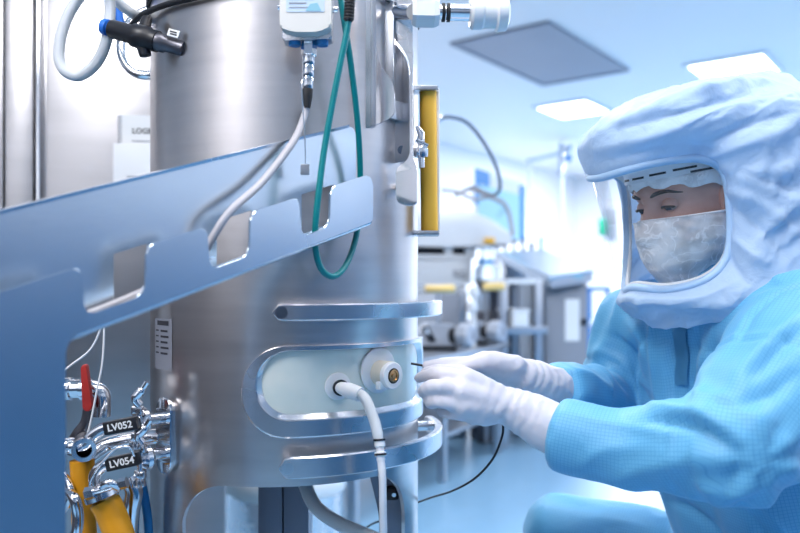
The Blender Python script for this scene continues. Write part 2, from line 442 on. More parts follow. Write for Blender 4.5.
# rails
def rail(name, z0, z1, p0, p1, rm, th):
    bm = bmesh.new(); n = 60; sec = []
    hz = (z1 - z0) / 2; zc = (z0 + z1) / 2
    for i in range(n + 1):
        ph = p0 + (p1 - p0) * i / n; s = min(ph - p0, p1 - ph) * rm
        h = hz if s >= hz else math.sqrt(max(hz * hz - (hz - s) ** 2, (0.15 * hz) ** 2))
        e = min(0.002, h * 0.4)
        sec.append([bm.verts.new(cyl(ph, zc + dz, rm + dr)) for dr, dz in ((-th / 2, -h + e), (-th / 2, h - e), (-th / 2 + e, h), (th / 2 - e, h), (th / 2, h - e), (th / 2, -h + e), (th / 2 - e, -h), (-th / 2 + e, -h))])
    for A, B in zip(sec, sec[1:]):
        for k in range(8): bm.faces.new((A[k], A[(k + 1) % 8], B[(k + 1) % 8], B[k]))
    bm.faces.new(sec[0]); bm.faces.new(list(reversed(sec[-1])))
    o = finish(name, bm, M['brushed'], ves, 40)
    for ph in (p0 + 0.012 / rm, p1 - 0.03 / rm):
        bm = bmesh.new(); d = Vector((math.sin(ph), -math.cos(ph), 0))
        lathe(bm, [(0, -0.003), (0.0085, -0.003), (0.0085, rm - VR - th / 2 + 0.0005)], cyl(ph, zc, VR), d, 24)
        lathe(bm, [(0.0085, 0), (0.0085, 0.0006), (0, 0.0006)], cyl(ph, zc, rm + th / 2), d, 24)
        finish('standoff', bm, M['polished'], o)
    return o
RB = VR + 0.036
ph0, zu1 = hit(273, 304, RB); _, zu0 = hit(273, 321, RB)
rail('guard_rail', zu0, zu1, ph0, R(104), RB, 0.012)
ph0, zl1 = hit(279, 457, RB); _, zl0 = hit(279, 479, RB)
rail('guard_rail', zl0, zl1, ph0, R(112), RB, 0.012)
# foil name plate at the vessel's left flank
phl, zl_ = hit(155, 318, VR + 0.001); phr, zb_ = hit(172, 371, VR + 0.001)
bm = bmesh.new(); pv = None
for i in range(9):
    ph = phl + (phr - phl) * i / 8
    row = [bm.verts.new(cyl(ph, z, VR + 0.0008)) for z in (zb_, zl_)]
    if pv: bm.faces.new((pv[0], row[0], row[1], pv[1]))
    pv = row
plate = finish('name_plate', bm, M['vesseltag'], ves, 60)
bm = bmesh.new()
def wrapbar(bm, a0, a1, z0, z1):
    pv = None
    for i in range(5):
        ph = a0 + (a1 - a0) * i / 4
        row = [bm.verts.new(cyl(ph, z, VR + 0.0013)) for z in (z0, z1)]
        if pv: bm.faces.new((pv[0], row[0], row[1], pv[1]))
        pv = row
LW = phr - phl; LH = zl_ - zb_
wrapbar(bm, phl + 0.2 * LW, phl + 0.85 * LW, zl_ - 0.13 * LH, zl_ - 0.04 * LH)
for r_ in range(5):
    zt = zl_ - (0.22 + 0.11 * r_) * LH
    wrapbar(bm, phl + 0.1 * LW, phl + 0.3 * LW, zt - 0.03 * LH, zt)
    wrapbar(bm, phl + 0.42 * LW, phl + (0.8 + 0.05 * (r_ % 2)) * LW, zt - 0.04 * LH, zt)
finish('print', bm, M['ink'], plate, 0)

# sight-window fittings
def vdir(ph): return Vector((math.sin(ph), -math.cos(ph), 0))
p1, z1 = hit(337, 386); d1 = vdir(p1)
sp = thing('sampling_port', cyl(p1, z1, VR + 0.0015), 'round white port on the sight window feeding a white hose', 'port')
bm = bmesh.new(); lathe(bm, [(0, 0), (0.020, 0), (0.020, 0.003), (0.018, 0.004), (0, 0.004)], cyl(p1, z1, VR + 0.0015), d1, 36)
finish('flange', bm, M['ptfe'], sp)
e0 = cyl(p1, z1 - 0.001, VR + 0.004)
bm = bmesh.new(); bx = (d1 * 0.5 + Vector((0.75, -0.1, -0.25))).normalized()
tube(bm, [e0, e0 + d1 * 0.012, e0 + d1 * 0.018 + bx * 0.010, e0 + d1 * 0.020 + bx * 0.030], [0.0075, 0.009, 0.0115, 0.0105], 18)
finish('elbow', bm, M['ptfe'], sp, 60)
bm = bmesh.new(); c0 = e0 + d1 * 0.011 
tube(bm, cr([c0 + Vector((math.cos(a) * 0.010, 0, math.sin(a) * 0.010)) for a in np.linspace(0, 2 * math.pi, 9)[:-1]], 3, True), 0.0022, 8, closed=True)
finish('clip', bm, M['black'], sp)
Q = e0 + d1 * 0.021 + bx * 0.028
Yq = Q.y
hose = thing('sample_hose', Q, 'white flexible hose hanging down from the round window port', 'hose')
pts = cr([Q, P(366, 400, Yq - 0.012), P(374, 420, Yq - 0.022), P(378, 436, Yq - 0.03), P(380, 447, Yq - 0.034)], 6)
bm = bmesh.new(); tube(bm, pts, [0.0075] * (len(pts) - 6) + [0.0068] * 6, 16); finish('upper_hose', bm, M['cloud'], hose, 60)
bm = bmesh.new(); j = pts[-1]
dj = (P(381.5, 470, Yq - 0.04) - j).normalized()
lathe(bm, [(0.0058, -0.008), (0.0075, -0.008), (0.0075, -0.001), (0.0055, 0), (0.0055, 0.006), (0.008, 0.007), (0.008, 0.012), (0.006, 0.013), (0.006, 0.018), (0, 0.018)], j, dj, 18)
cpl = finish('coupling', bm, M['ptfe'], hose)
for h_ in (-0.011, 0.0085):
    bm = bmesh.new(); lathe(bm, [(0.006, 0), (0.0085, 0), (0.0085, 0.0028), (0.006, 0.0028)], j + dj * h_, dj, 18, True)
    finish('cable_tie', bm, M['black'], cpl)
bm = bmesh.new(); pts = cr([j + dj * 0.017, P(382.5, 480, Yq - 0.04), P(383, 515, Yq - 0.035), P(383, 545, Yq - 0.02), P(378, 600, Yq + 0.05), P(360, 640, Yq + 0.15), P(330, 655, Yq + 0.28)], 8)
tube(bm, pts, 0.0052, 14); finish('lower_hose', bm, M['whitewire'], hose, 60)

p2, z2 = hit(377, 370); d2 = vdir(p2)
s2 = thing('clamped_port', cyl(p2, z2, VR + 0.0015), 'large white port with cream hub and brass core at window end', 'port')
bm = bmesh.new(); o2 = cyl(p2, z2, VR + 0.0015)
lathe(bm, [(0, 0), (0.035, 0), (0.035, 0.003), (0.033, 0.0045), (0, 0.0045)], o2, d2, 44); finish('flange', bm, M['ptfe'], s2)
bm = bmesh.new(); lathe(bm, [(0.0195, 0.004), (0.0195, 0.026), (0.0175, 0.0275), (0, 0.0275)], o2 + Vector((0, 0, -0.004)), d2, 36); hub = finish('hub', bm, M['cream'], s2)
bm = bmesh.new(); o3 = o2 + Vector((0, 0, -0.006)) + d2 * 0.026
lathe(bm, [(0.014, 0), (0.0205, 0), (0.0205, 0.007), (0.019, 0.0085), (0.0115, 0.0085), (0.0115, 0.004), (0, 0.004)], o3, d2, 36); finish('end_ring', bm, M['ptfe'], s2)
bm = bmesh.new(); lathe(bm, [(0.0115, 0.0045), (0.0115, 0.0088), (0.0098, 0.0088), (0.0098, 0.0045)], o3, d2, 30, True); finish('seal', bm, M['black'], s2)
bm = bmesh.new(); lathe(bm, [(0, 0.0095), (0.003, 0.0095), (0.0032, 0.008), (0.007, 0.008), (0.0074, 0.0095), (0.0096, 0.0095), (0.0096, 0.0042), (0, 0.0042)], o3, d2, 30); finish('core', bm, M['brass'], s2)
bm = bmesh.new(); _, ua, va = basis(d2)
box(bm, o3 + d2 * -0.002 - va * (-0.0) - Vector((0.012, 0.010, 0.014)), (0.010, 0.012, 0.012), (d2, ua, va), 0.002); finish('clamp_tab', bm, M['ptfe'], s2)
# support frame post, big hose, bracket with knob below the shell
bm = bmesh.new(); c = P(285, 560, 1.36); 
for du, wpx in ((-12.5, 24), (13, 25)):
    q = P(285 + du, 560, 1.36); box(bm, (q.x, 1.36, 0.345), (px(wpx, 1.36), 0.05, 0.68), None, 0.003)
box(bm, (c.x, 1.375, 0.345), (0.03, 0.03, 0.68))
finish('support_post', bm, M['postgrey'], ves)
bm = bmesh.new()
tube(bm, cr([(P(303, 470, 1.30)), P(306, 487, 1.29), P(316, 507, 1.27), P(338, 523, 1.25), P(372, 538, 1.22), P(420, 560, 1.2), P(470, 640, 1.3), (0.16, 1.4, 0.012), (0.5, 1.75, 0.012)], 8), 0.0115, 18)
tag(finish('drain_hose', bm, M['cloud'], None, 60), 'thick translucent drain hose curving out from beneath the vessel', 'hose')
bm = bmesh.new()
poly = [(-0.026, 0.10), (0.015, 0.098), (0.040, 0.07), (0.048, 0.03), (0.048, -0.6), (-0.006, -0.6), (-0.006, 0.02)]
q = P(383, 525, 1.30)
prism(bm, roundpoly(poly, [0, 0.02, 0.03, 0.02, 0, 0, 0.02]), (q.x, 1.30, q.z), (1, 0, 0), (0, 0, 1), 0.016, 0.002)
br = finish('foot_bracket', bm, M['postgrey'], ves)
bm = bmesh.new(); k0 = P(388, 493, 1.285)
box(bm, k0 + Vector((0.004, 0, 0)), (0.030, 0.02, 0.022), None, 0.008, 3)
kb = finish('knob', bm, M['black'], br)
bm = bmesh.new(); lathe(bm, [(0, 0.003), (0.0035, 0.003), (0.0035, 0)], k0 + Vector((0.010, -0.010, 0)), (0, -1, 0), 16); finish('screw', bm, M['polished'], kb)
# waste bin with liner seen under the vessel
wb = thing('waste_bin', (-0.42, 2.85, 0), 'pale steel waste bin with a white liner seen beneath the vessel', 'bin')
bm = bmesh.new(); lathe(bm, [(0, 0.0), (0.20, 0.0), (0.21, 0.02), (0.215, 0.33), (0.205, 0.335), (0.2, 0.3), (0, 0.02)], (-0.42, 2.85, 0), (0, 0, 1), 40); finish('body', bm, M['brushed'], wb)
bm = bmesh.new(); prof = [(0.205, 0.25), (0.219, 0.26), (0.222, 0.335), (0.212, 0.345), (0.19, 0.30), (0.0, 0.26)]
lathe(bm, prof, (-0.42, 2.85, 0), (0, 0, 1), 48)
for v_ in bm.verts: v_.co += Vector((1, 1, 0.6)) * 0.006 * noise.noise(v_.co * 22)
finish('liner', bm, M['paper'], wb, 60)
# ------------------------------------------------------------------ cable tray on its post, in front of the vessel
TA = Vector((-0.370, 0.72, 0.923)); TD = Vector((0.328, 0.36, 0.160))     # lower front edge of the lip, per unit t
LH_ = math.hypot(TD.x, TD.y); DH = Vector((TD.x, TD.y, 0)) / LH_; SL = TD.z / LH_
NB = Vector((-DH.y, DH.x, 0))                                             # away from the camera
def tr(s, h, n=0.0): return TA + DH * s + Vector((0, 0, SL * s + h)) + NB * n
def tray_s(u, v, n=0.0):
    """s, h on a plane of the tray met by a sight line"""
    d = Vector(((u - 400) / FPX, 1, (HOR - v) / FPX)); o = Vector((0, 0, H)); q = TA + NB * n
    t = (q - o).dot(NB) / d.dot(NB); p = o + d * t - TA
    s = p.dot(DH); return s, p.z - SL * s
tray = thing('cable_tray', tr(0.0, -0.92 + 0.0), 'sloping sheet steel cable tray with notched lip on a broad post', 'cable tray')
def slab(bm, poly, n, th, bev=0.0012):
    b2 = bmesh.new(); m = len(poly)
    A = [b2.verts.new(tr(s, h, n - th / 2)) for s, h in poly]; B = [b2.verts.new(tr(s, h, n + th / 2)) for s, h in poly]
    b2.faces.new(A); b2.faces.new(list(reversed(B)))
    for i in range(m): b2.faces.new((A[i], B[i], B[(i + 1) % m], A[(i + 1) % m]))
    if bev:
        ed = [e for e in b2.edges if not (e.verts[0] in A) ^ (e.verts[1] in A)]
        bmesh.ops.bevel(b2, geom=ed, offset=bev, segments=1, profile=0.6, affect='EDGES')
    bmesh.ops.triangulate(b2, faces=[f for f in b2.faces if len(f.verts) > 4]); merge(bm, b2)
sx = lambda u, v=260: tray_s(u, v)[0]
LIP = 0.071; NOT = 0.019
sN = [(sx(80, 290), sx(146, 270)), (sx(206, 240), sx(250, 225)), (sx(298, 215), sx(330, 200))]
SE = sx(372, 200); S0 = -0.42; SP = sx(65, 450)
poly = [(S0, 0.0), (SP - 0.0, 0.0)] if False else []
top = [(SE, 0.004), (SE, LIP)]; rad = [0.004, 0.017]
for a, b in reversed(sN):
    top += [(b, LIP), (b - 0.002, NOT), (a + 0.004, NOT), (a, LIP)]; rad += [0.010, 0.010, 0.012, 0.010]
hb = lambda s: 0.012 - TA.z - SL * s
top += [(S0, LIP), (S0, hb(S0)), (SP, hb(SP)), (SP, 0.004)]; rad += [0, 0, 0, 0.012]
bm = bmesh.new(); slab(bm, roundpoly(top, rad, 5), 0.0, 0.004)
finish('lip', bm, M['tray'], tray, 15)
# folded bottom with bend radius
WT = 0.052
bm = bmesh.new(); prof = []
for k in range(7):
    a = R(90 * k / 6); prof.append((0.008 - 0.010 * math.cos(a), 0.008 - 0.010 * math.sin(a)))
prof = [(n + 0.0, h) for n, h in prof] + [(WT - 0.006, -0.002), (WT + 0.002, 0.008)]
prof_in = [(WT - 0.002, 0.010), (WT - 0.008, 0.002), (0.010, 0.002), (0.002, 0.010)]
loop = prof + prof_in
ends = []
for s in (SP - 0.002, SE - 0.002):
    ends.append([bm.verts.new(tr(s, h, n)) for n, h in loop])
for k in range(len(loop)): bm.faces.new((ends[0][k], ends[0][(k + 1) % len(loop)], ends[1][(k + 1) % len(loop)], ends[1][k]))
bm.faces.new(ends[0]); bm.faces.new(list(reversed(ends[1])))
finish('bottom', bm, M['tray'], tray, 40)
# back flange with slots
fe = tray_s(355, 160, WT)[0]; FT = 0.143
holes = []
for (ua, va, ub, vb) in ((113, 244, 147, 300), (216, 214, 252, 262), (301, 194, 333, 232)):
    s0, h1 = tray_s(ua, va, WT); s1, h0 = tray_s(ub, vb, WT); holes.append((s0, s1, 0.012, 0.066))
bm = bmesh.new()
xs = [S0] + [q for h in holes for q in h[:2]] + [fe]
for i in range(len(xs) - 1):
    if i % 2 == 0:
        pol = [(xs[i], 0.006), (xs[i + 1], 0.006), (xs[i + 1], FT), (xs[i], FT)]
        slab(bm, roundpoly(pol, [0, 0, 0.02 if i == len(xs) - 2 else 0, 0], 5), WT, 0.003, 0)
    else:
        slab(bm, [(xs[i], 0.066), (xs[i + 1], 0.066), (xs[i + 1], FT), (xs[i], FT)], WT, 0.003, 0)
        slab(bm, [(xs[i], 0.006), (xs[i + 1], 0.006), (xs[i + 1], 0.012), (xs[i], 0.012)], WT, 0.003, 0)
bmesh.ops.remove_doubles(bm, verts=bm.verts[:], dist=1e-5)
finish('back_flange', bm, M['tray'], tray, 15)
bm = bmesh.new()
ends = [[bm.verts.new(tr(s, h, n)) for n, h in ((WT - 0.006, FT - 0.002), (WT - 0.007, FT + 0.002), (WT + 0.004, FT + 0.0025), (WT + 0.005, FT - 0.001))] for s in (S0, fe - 0.018)]
for k in range(4): bm.faces.new((ends[0][k], ends[0][(k + 1) % 4], ends[1][(k + 1) % 4], ends[1][k]))
bm.faces.new(ends[0]); bm.faces.new(list(reversed(ends[1])))
finish('top_hem', bm, M['tray'], tray, 30)
# post: broad folded plate down to a foot plate
bm = bmesh.new()
c = (S0 + SP) / 2
zt = tr(SP, 0.0).z
pv = [bm.verts.new(p) for p in []]
def vplate(bm, s0, s1, n0, n1, z0, z1a, z1b, bev):
    b2 = bmesh.new(); vs = []
    for s, z1 in ((s0, z1a), (s1, z1b)):
        for n in (n0, n1):
            p = TA + DH * s + NB * n
            vs += [b2.verts.new((p.x, p.y, z0)), b2.verts.new((p.x, p.y, z1))]
    for f in ((0, 1, 3, 2), (4, 6, 7, 5), (0, 4, 5, 1), (2, 3, 7, 6), (0, 2, 6, 4), (1, 5, 7, 3)): b2.faces.new([vs[i] for i in f])
    bmesh.ops.recalc_face_normals(b2, faces=b2.faces[:])
    bmesh.ops.bevel(b2, geom=b2.edges[:], offset=bev, segments=3, profile=0.5, affect='EDGES'); merge(bm, b2)
vplate(bm, S0, SP - 0.001, 0.003, 0.045, 0.012, tr(S0, 0.006).z, tr(SP, 0.004).z, 0.002)
finish('post', bm, M['tray'], tray, 40)
bm = bmesh.new(); vplate(bm, S0 - 0.02, SP + 0.03, -0.06, 0.12, 0.0, 0.012, 0.012, 0.003); finish('foot_plate', bm, M['tray'], tray, 40)
# gusset that ties the tray's end to the vessel
bm = bmesh.new(); a = tr(fe - 0.07, 0.10, WT + 0.002); e = cyl(R(30), a.z + 0.01, VR - 0.002)
box(bm, (a + e) / 2, ((e - a).length, 0.004, 0.05), ((e - a), Vector((0, 0, 1)).cross(e - a), Vector((0, 0, 1))), 0.001); finish('gusset', bm, M['tray'], tray)

# ------------------------------------------------------------------ transmitter, its plug and cable
YB = 1.035
tx = thing('transmitter_box', P(306, 30, YB + 0.02), 'warm white transmitter box with pale blue label above the tray', 'transmitter')
o = P(306, 10, YB); hw, hh = px(25.5, YB), px(44, YB)
bm = bmesh.new()
poly = [(-hw, -px(15, YB)), (-hw * 0.98, -px(19, YB)), (-hw * 0.5, -px(23.5, YB)), (hw * 0.5, -px(23.5, YB)), (hw * 0.98, -px(18, YB)), (hw, -px(14, YB)), (hw, hh), (-hw, hh)]
prism(bm, roundpoly(poly, [.003, .003, .01, .01, .003, .003, .006, .006]), o + Vector((0, 0.004, 0)), (1, 0, 0), (0, 0, 1), 0.022, 0.003, 3)
box_ = finish('cover', bm, M['offwhite'], tx, 40)
bm = bmesh.new()
poly = [(-hw, -px(27, YB)), (hw * 0.97, -px(25, YB)), (hw, hh), (-hw, hh)]
prism(bm, roundpoly(poly, 0.004), o + Vector((0, 0.028, 0)), (1, 0, 0), (0, 0, 1), 0.026, 0.002, 2); back = finish('housing', bm, M['brushed'], tx, 40)
bm = bmesh.new(); prism(bm, rrect(-px(19, YB), -px(4, YB), px(19, YB), px(36, YB), 0.002), o + Vector((0, -0.0074, 0)), (1, 0, 0), (0, 0, 1), 0.0006); lab = finish('label', bm, M['labelblue'], tx, 0)
bm = bmesh.new(); prism(bm, [(0, -px(3, YB)), (px(16, YB), -px(3, YB)), (px(12, YB), px(5, YB)), (px(5, YB), px(4, YB))], o + Vector((0, -0.0080, 0)), (1, 0, 0), (0, 0, 1), 0.0004); finish('emblem', bm, M['labelteal'], lab, 0)
bm = bmesh.new()
for k in range(5):
    wd = (22, 17, 24, 14, 26)[k]
    box(bm, o + Vector((px(-16 + wd / 2, YB), -0.0079, px(0.5 + k * 4.2, YB))), (px(wd, YB), 0.0004, px(1.3 if k else 0.9, YB)))
finish('print', bm, M['inkgrey'], lab, 0)
for sgn, u_ in ((-1, 292), (1, 320)):
    bm = bmesh.new(); q = P(u_, 35, YB); lathe(bm, [(0, 0.0), (px(6, YB), 0.0), (px(6.5, YB), 0.002), (px(6.5, YB), 0.008), (0, 0.008)], q + Vector((0, 0.028, -0.006)), (0, 0, 1), 20); finish('blanking_plug', bm, M['blueedge'], tx)
for u_, v_ in ((280.5, 3), (332.5, 5)):
    bm = bmesh.new(); q = P(u_, v_, YB); lathe(bm, [(0, -0.002), (0.0045, -0.002), (0.0045, 0.006), (0, 0.006)], q + Vector((0, 0.018, 0)), (1 if u_ > 300 else -1, 0, 0), 16); finish('side_screw', bm, M['polished'], tx)
q = o + Vector((0, 0.028, -px(25, YB) + 0.002)); 
bm = bmesh.new(); tube(bm, [q + Vector((0.0, 0.013, 0.04)), cyl(hit(308, 10)[0], 1.38, VR - 0.002)], 0.012, 16); finish('mounting_stub', bm, M['polished'], tx)
# plug
plug = thing('cable_plug', P(308, 108, YB + 0.02), 'silver round plug with black boot screwed into the transmitter box', 'plug')
top_ = o + Vector((px(1, YB), 0.026, -px(26, YB) + 0.004)); 
tip = P(307, 108, YB + 0.022); dz = (tip - top_).normalized(); Lp = (tip - top_).length
bm = bmesh.new(); k = px(1, YB)
lathe(bm, [(0, 0), (7.6 * k, 0), (7.6 * k, 5 * k), (8.2 * k, 6 * k), (8.2 * k, 17 * k), (7 * k, 18 * k)], top_, dz, 6); nut = finish('hex_nut', bm, M['polished'], plug, 20)
bm = bmesh.new(); lathe(bm, [(6.4 * k, 16 * k), (6.6 * k, 19 * k), (6.6 * k, 27 * k), (6.0 * k, 28 * k), (6.3 * k, 29 * k), (6.3 * k, 39 * k), (5.7 * k, 40 * k), (6.0 * k, 41 * k), (5.8 * k, 50 * k), (4.6 * k, 53 * k)], top_, dz, 24); finish('barrel', bm, M['polished'], plug)
bm = bmesh.new(); lathe(bm, [(4.8 * k, 51 * k), (5.4 * k, 52 * k), (5.2 * k, 60 * k), (3.4 * k, 72 * k), (2.4 * k, Lp), (0, Lp)], top_, dz, 24); finish('boot', bm, M['rubber'], plug)
s_in, _ = tray_s(214, 222, 0.03)
cab = [tip - dz * 0.004, P(304, 117, YB + 0.02), P(293, 142, YB - 0.01), P(262, 182, YB - 0.06), P(228, 214, YB - 0.11)]
s1 = tray_s(205, 235, 0.03)[0]
cab += [tr(s1 - 0.01, 0.03, 0.032), tr(s1 - 0.06, 0.017, 0.036), tr(s1 - 0.12, 0.013, 0.036), tr(s1 - 0.2, 0.014, 0.03), tr(s1 - 0.4, 0.013, 0.03)]
bm = bmesh.new(); tube(bm, cr(cab, 8), 0.0048, 14); tag(finish('sensor_cable', bm, M['greycable'], None, 60), 'pale grey sensor cable dropping from the silver plug into the tray', 'cable')
# thin chain and tag
bm = bmesh.new(); tube(bm, cr([P(304, 79, YB + 0.014), P(301.5, 84, YB + 0.008), P(303, 110, YB), P(305, 140, YB - 0.005), P(305.5, 164, YB - 0.008)], 6), 0.0008, 6)
tg = thing('hanging_tag', P(305, 176, YB - 0.008), 'tiny grey metal tag hanging on a thin wire before the tray', 'tag')
finish('wire', bm, M['polished'], tg)
bm = bmesh.new(); b_ = P(305, 169.5, YB - 0.008); box(bm, b_, (px(9, 1), 0.005, px(11, 1)), None, 0.0012)
for k in range(4): box(bm, b_ + Vector((px(-3.3 + 2.2 * k, 1), -0.003, 0)), (px(0.8, 1), 0.002, px(9, 1)))
finish('plate', bm, M['rack'], tg)
# ------------------------------------------------------------------ teal cable loop
bm = bmesh.new(); Yt = 1.02
path = [P(352, -60, Yt), P(350, -10, Yt), P(348, 25, Yt), P(337, 80, Yt), P(325, 145, Yt), P(319, 190, Yt - 0.005), P(315.5, 225, Yt - 0.005), P(316, 252, Yt), P(322, 270, Yt + 0.01), P(333, 276.5, Yt + 0.025), P(344, 268, Yt + 0.045), P(353, 248, Yt + 0.07), P(358, 225, Yt + 0.085),
        P(360, 195, Yt + 0.092), P(360, 160, Yt + 0.085), P(357, 115, Yt + 0.065), P(351, 65, Yt + 0.045), P(344, 20, Yt + 0.03), P(338, -20, Yt + 0.03), P(334, -60, Yt + 0.03)]
tube(bm, cr(path, 8), px(3.3, Yt), 14); tc_ = tag(finish('teal_cable', bm, M['teal'], None, 60), 'teal cable hanging in a long loop over the notched tray', 'cable')
bm = bmesh.new()
q0, q1 = P(351, -20, Yt - 0.002), P(348.6, 21, Yt - 0.001)
d_ = (q1 - q0).normalized(); Lb = (q1 - q0).length; prof = [(0, 0)]
nr = 13
for k in range(nr):
    h0 = Lb * k / nr; prof += [(0.0068, h0), (0.0072, h0 + 0.0012), (0.0068, h0 + 0.0026), (0.0056, h0 + 0.003), (0.0056, h0 + Lb / nr - 0.0003)]
prof += [(0.005, Lb), (0.0045, Lb + 0.001), (0, Lb + 0.001)]
lathe(bm, prof, q0, d_, 20); finish('strain_relief', bm, M['rubber'], tc_)

# ------------------------------------------------------------------ bracket plates on the vessel's right flank
bk = thing('mounting_bracket', P(385, 208, 1.22), 'tall folded steel mounting bracket with curved cut-outs behind teal cable', 'bracket')
def pix_plate(name, pts, Y, th, rr, mat, par, bev=0.0012, yaw=0.0):
    """plate standing at depth Y, turned by yaw about its own middle"""
    cu = sum(p[0] for p in pts) / len(pts); c = P(cu, HOR, Y)
    U = Vector((math.cos(yaw), math.sin(yaw), 0)); V = Vector((0, 0, 1)); pl = []
    for u, v in pts:
        k = (u - 400) / FPX            # (c + U*x).x = k * (c + U*x).y
        x = (k * c.y - c.x) / (U.x - k * U.y); y = c.y + U.y * x
        pl.append((x, (HOR - v) / FPX * y))
    bm = bmesh.new(); prism(bm, roundpoly(pl, rr), (c.x, c.y, H), U, V, th, bev)
    return finish(name, bm, mat, par, 40)
pix_plate('inner_plate', [(342, 33), (354, 52), (358, 62), (356, 128), (371, 128), (371, -60), (340, -60)], 1.175, 0.003, [.01, .01, .005, 0, 0, 0, 0], M['brushed'], bk, yaw=R(-8))
pix_plate('edge_flange', [(371, -60), (376, -60), (376, 126), (371, 128)], 1.14, 0.014, 0, M['brushed'], bk)
pix_plate('front_plate', [(375, 40), (380, 66), (392, 79), (395, 95), (395, 112), (391, 118), (375, 126)], 1.165, 0.003, [0, .02, .02, 0, .003, .006, 0], M['brushed'], bk, yaw=R(-10))
pix_plate('web', [(375, -60), (394, -60), (394, 40), (393, 112), (375, 120)], 1.20, 0.003, 0, M['rack'], bk, yaw=R(-25))
pix_plate('outer_web', [(392, 40), (399, 48), (406, 58), (410, 70), (411, 160), (396, 163), (392, 150)], 1.215, 0.003, [0, .01, .01, .01, 0, 0, 0], M['brushed'], bk, yaw=R(-35))
pix_plate('outer_plate', [(392, -60), (412, -60), (413, 40), (413, 160), (417, 166), (417, 204), (409, 207), (398, 203), (396, 197), (396, 168), (410, 160), (410, 62), (404, 50), (393, 38)], 1.20, 0.004, [0, 0, 0, .004, .004, .004, .008, .008, .006, .008, .01, .02, .02, .01], M['brushed'], bk, yaw=R(-12))
bm = bmesh.new(); tube(bm, [P(376, 16, 1.19), P(391, 7, 1.22)], 0.004, 12); finish('tie_rod', bm, M['polished'], bk)
bm = bmesh.new(); tube(bm, cr([P(375, -14, 1.18), P(384, -3, 1.185), P(394, 4, 1.21)], 6), 0.003, 10); tag(finish('black_cable', bm, M['rubber'], None, 60), 'short black cable crossing behind the bracket at the top edge', 'cable')
for v_ in (150, 188):
    bm = bmesh.new(); q = cyl(R(64), H + (HOR - v_) / FPX * 1.24, VR - 0.002); e = P(402, v_, 1.212)
    tube(bm, [q, e], 0.007, 14); finish('standoff', bm, M['polished'], bk)
bm = bmesh.new(); box(bm, cyl(R(50), 1.27, VR + 0.006) , (0.05, 0.014, 0.03), (Vector((math.cos(R(50)), math.sin(R(50)), 0)), vdir(R(50)), Vector((0, 0, 1))), 0.002); finish('weld_pad', bm, M['brushed'], bk)
bm = bmesh.new(); box(bm, cyl(R(50), 1.45, VR + 0.006) , (0.05, 0.016, 0.03), (Vector((math.cos(R(50)), math.sin(R(50)), 0)), vdir(R(50)), Vector((0, 0, 1))), 0.002); finish('weld_pad', bm, M['brushed'], bk)

# yellow grip handle on the bracket
Yh = 1.30
yh = thing('grip_handle', P(428, 236, Yh), 'long upright yellow grip handle between two steel end clips', 'handle')
bm = bmesh.new(); tube(bm, [P(428, 92, Yh), P(428.6, 160, Yh), P(429.5, 232, Yh)], [px(8.5, Yh)] * 3, 24, flat=0.8); finish('grip', bm, M['yellow'], yh)
for v_, u0_, u1_ in ((90, 410, 438), (233.5, 411, 439)):
    bm = bmesh.new(); a, b_ = P(u0_, v_, Yh), P(u1_, v_, Yh); box(bm, (a + b_) / 2, ((b_ - a).length, 0.034, px(5, Yh)), None, 0.002); finish('end_clip', bm, M['brushed'], yh)
bm = bmesh.new(); a = P(438, 162, Yh + 0.012); box(bm, a, (px(3, Yh), 0.02, px(146, Yh)), None, 0.002); finish('back_strip', bm, M['white'], yh)
bm = bmesh.new(); box(bm, P(411.5, 162, Yh + 0.0), (px(3.5, Yh), 0.03, px(146, Yh)), None, 0.001); finish('carrier', bm, M['brushed'], yh)
ck = thing('sample_cock', P(422, 168, Yh - 0.06), 'tiny chrome valve in front of the yellow grip handle', 'valve')
bm = bmesh.new(); q = P(421, 150, Yh - 0.04)
tube(bm, [P(412, 152, Yh - 0.03), q], 0.007, 12); lathe(bm, [(0, 0), (0.011, 0), (0.012, 0.006), (0.012, 0.014), (0.008, 0.018), (0, 0.018)], q - Vector((0, 0, 0.012)), (0, 0, 1), 16)
finish('body', bm, M['polished'], ck)
bm = bmesh.new(); tube(bm, [q + Vector((0, 0, 0.004)), P(421, 133, Yh - 0.045), P(417, 126, Yh - 0.045)], [0.006, 0.006, 0.0035], 12); finish('stem', bm, M['polished'], ck)
bm = bmesh.new(); tube(bm, [q, P(422, 168, Yh - 0.042)], [0.006, 0.0045], 12); finish('outlet', bm, M['polished'], ck)
bm = bmesh.new(); tube(bm, [P(416, 140, Yh - 0.055), P(428, 146, Yh - 0.055)], [0.004, 0.003], 10); finish('lever', bm, M['polished'], ck)

# white screw fitting at the top
Yw = 1.16
wf = thing('capped_fitting', P(455, 33, Yw), 'white hex fitting with steel neck and big white cap at top', 'fitting')
ax = Vector((1, 0.05, 0)); c0 = P(412, 12, Yw); k = px(1, Yw)
bm = bmesh.new(); lathe(bm, [(0, 0), (13 * k, 0), (15.5 * k, 4 * k), (15.5 * k, 22 * k), (13 * k, 27 * k), (0, 28 * k)], c0 + Vector((0, 0, 0)), ax, 6); finish('hex_nut', bm, M['ptfe'], wf, 20)
bm = bmesh.new(); lathe(bm, [(7 * k, 24 * k), (7 * k, 34 * k), (8.2 * k, 35 * k), (8.2 * k, 62 * k), (0, 62 * k)], c0, ax, 28); finish('neck', bm, M['polished'], wf)
for h_ in (30, 35):
    bm = bmesh.new(); lathe(bm, [(6 * k, h_ * k), (9.2 * k, h_ * k), (9.2 * k, (h_ + 3) * k), (6 * k, (h_ + 3) * k)], c0, ax, 28, True); finish('seal', bm, M['rubber'], wf)
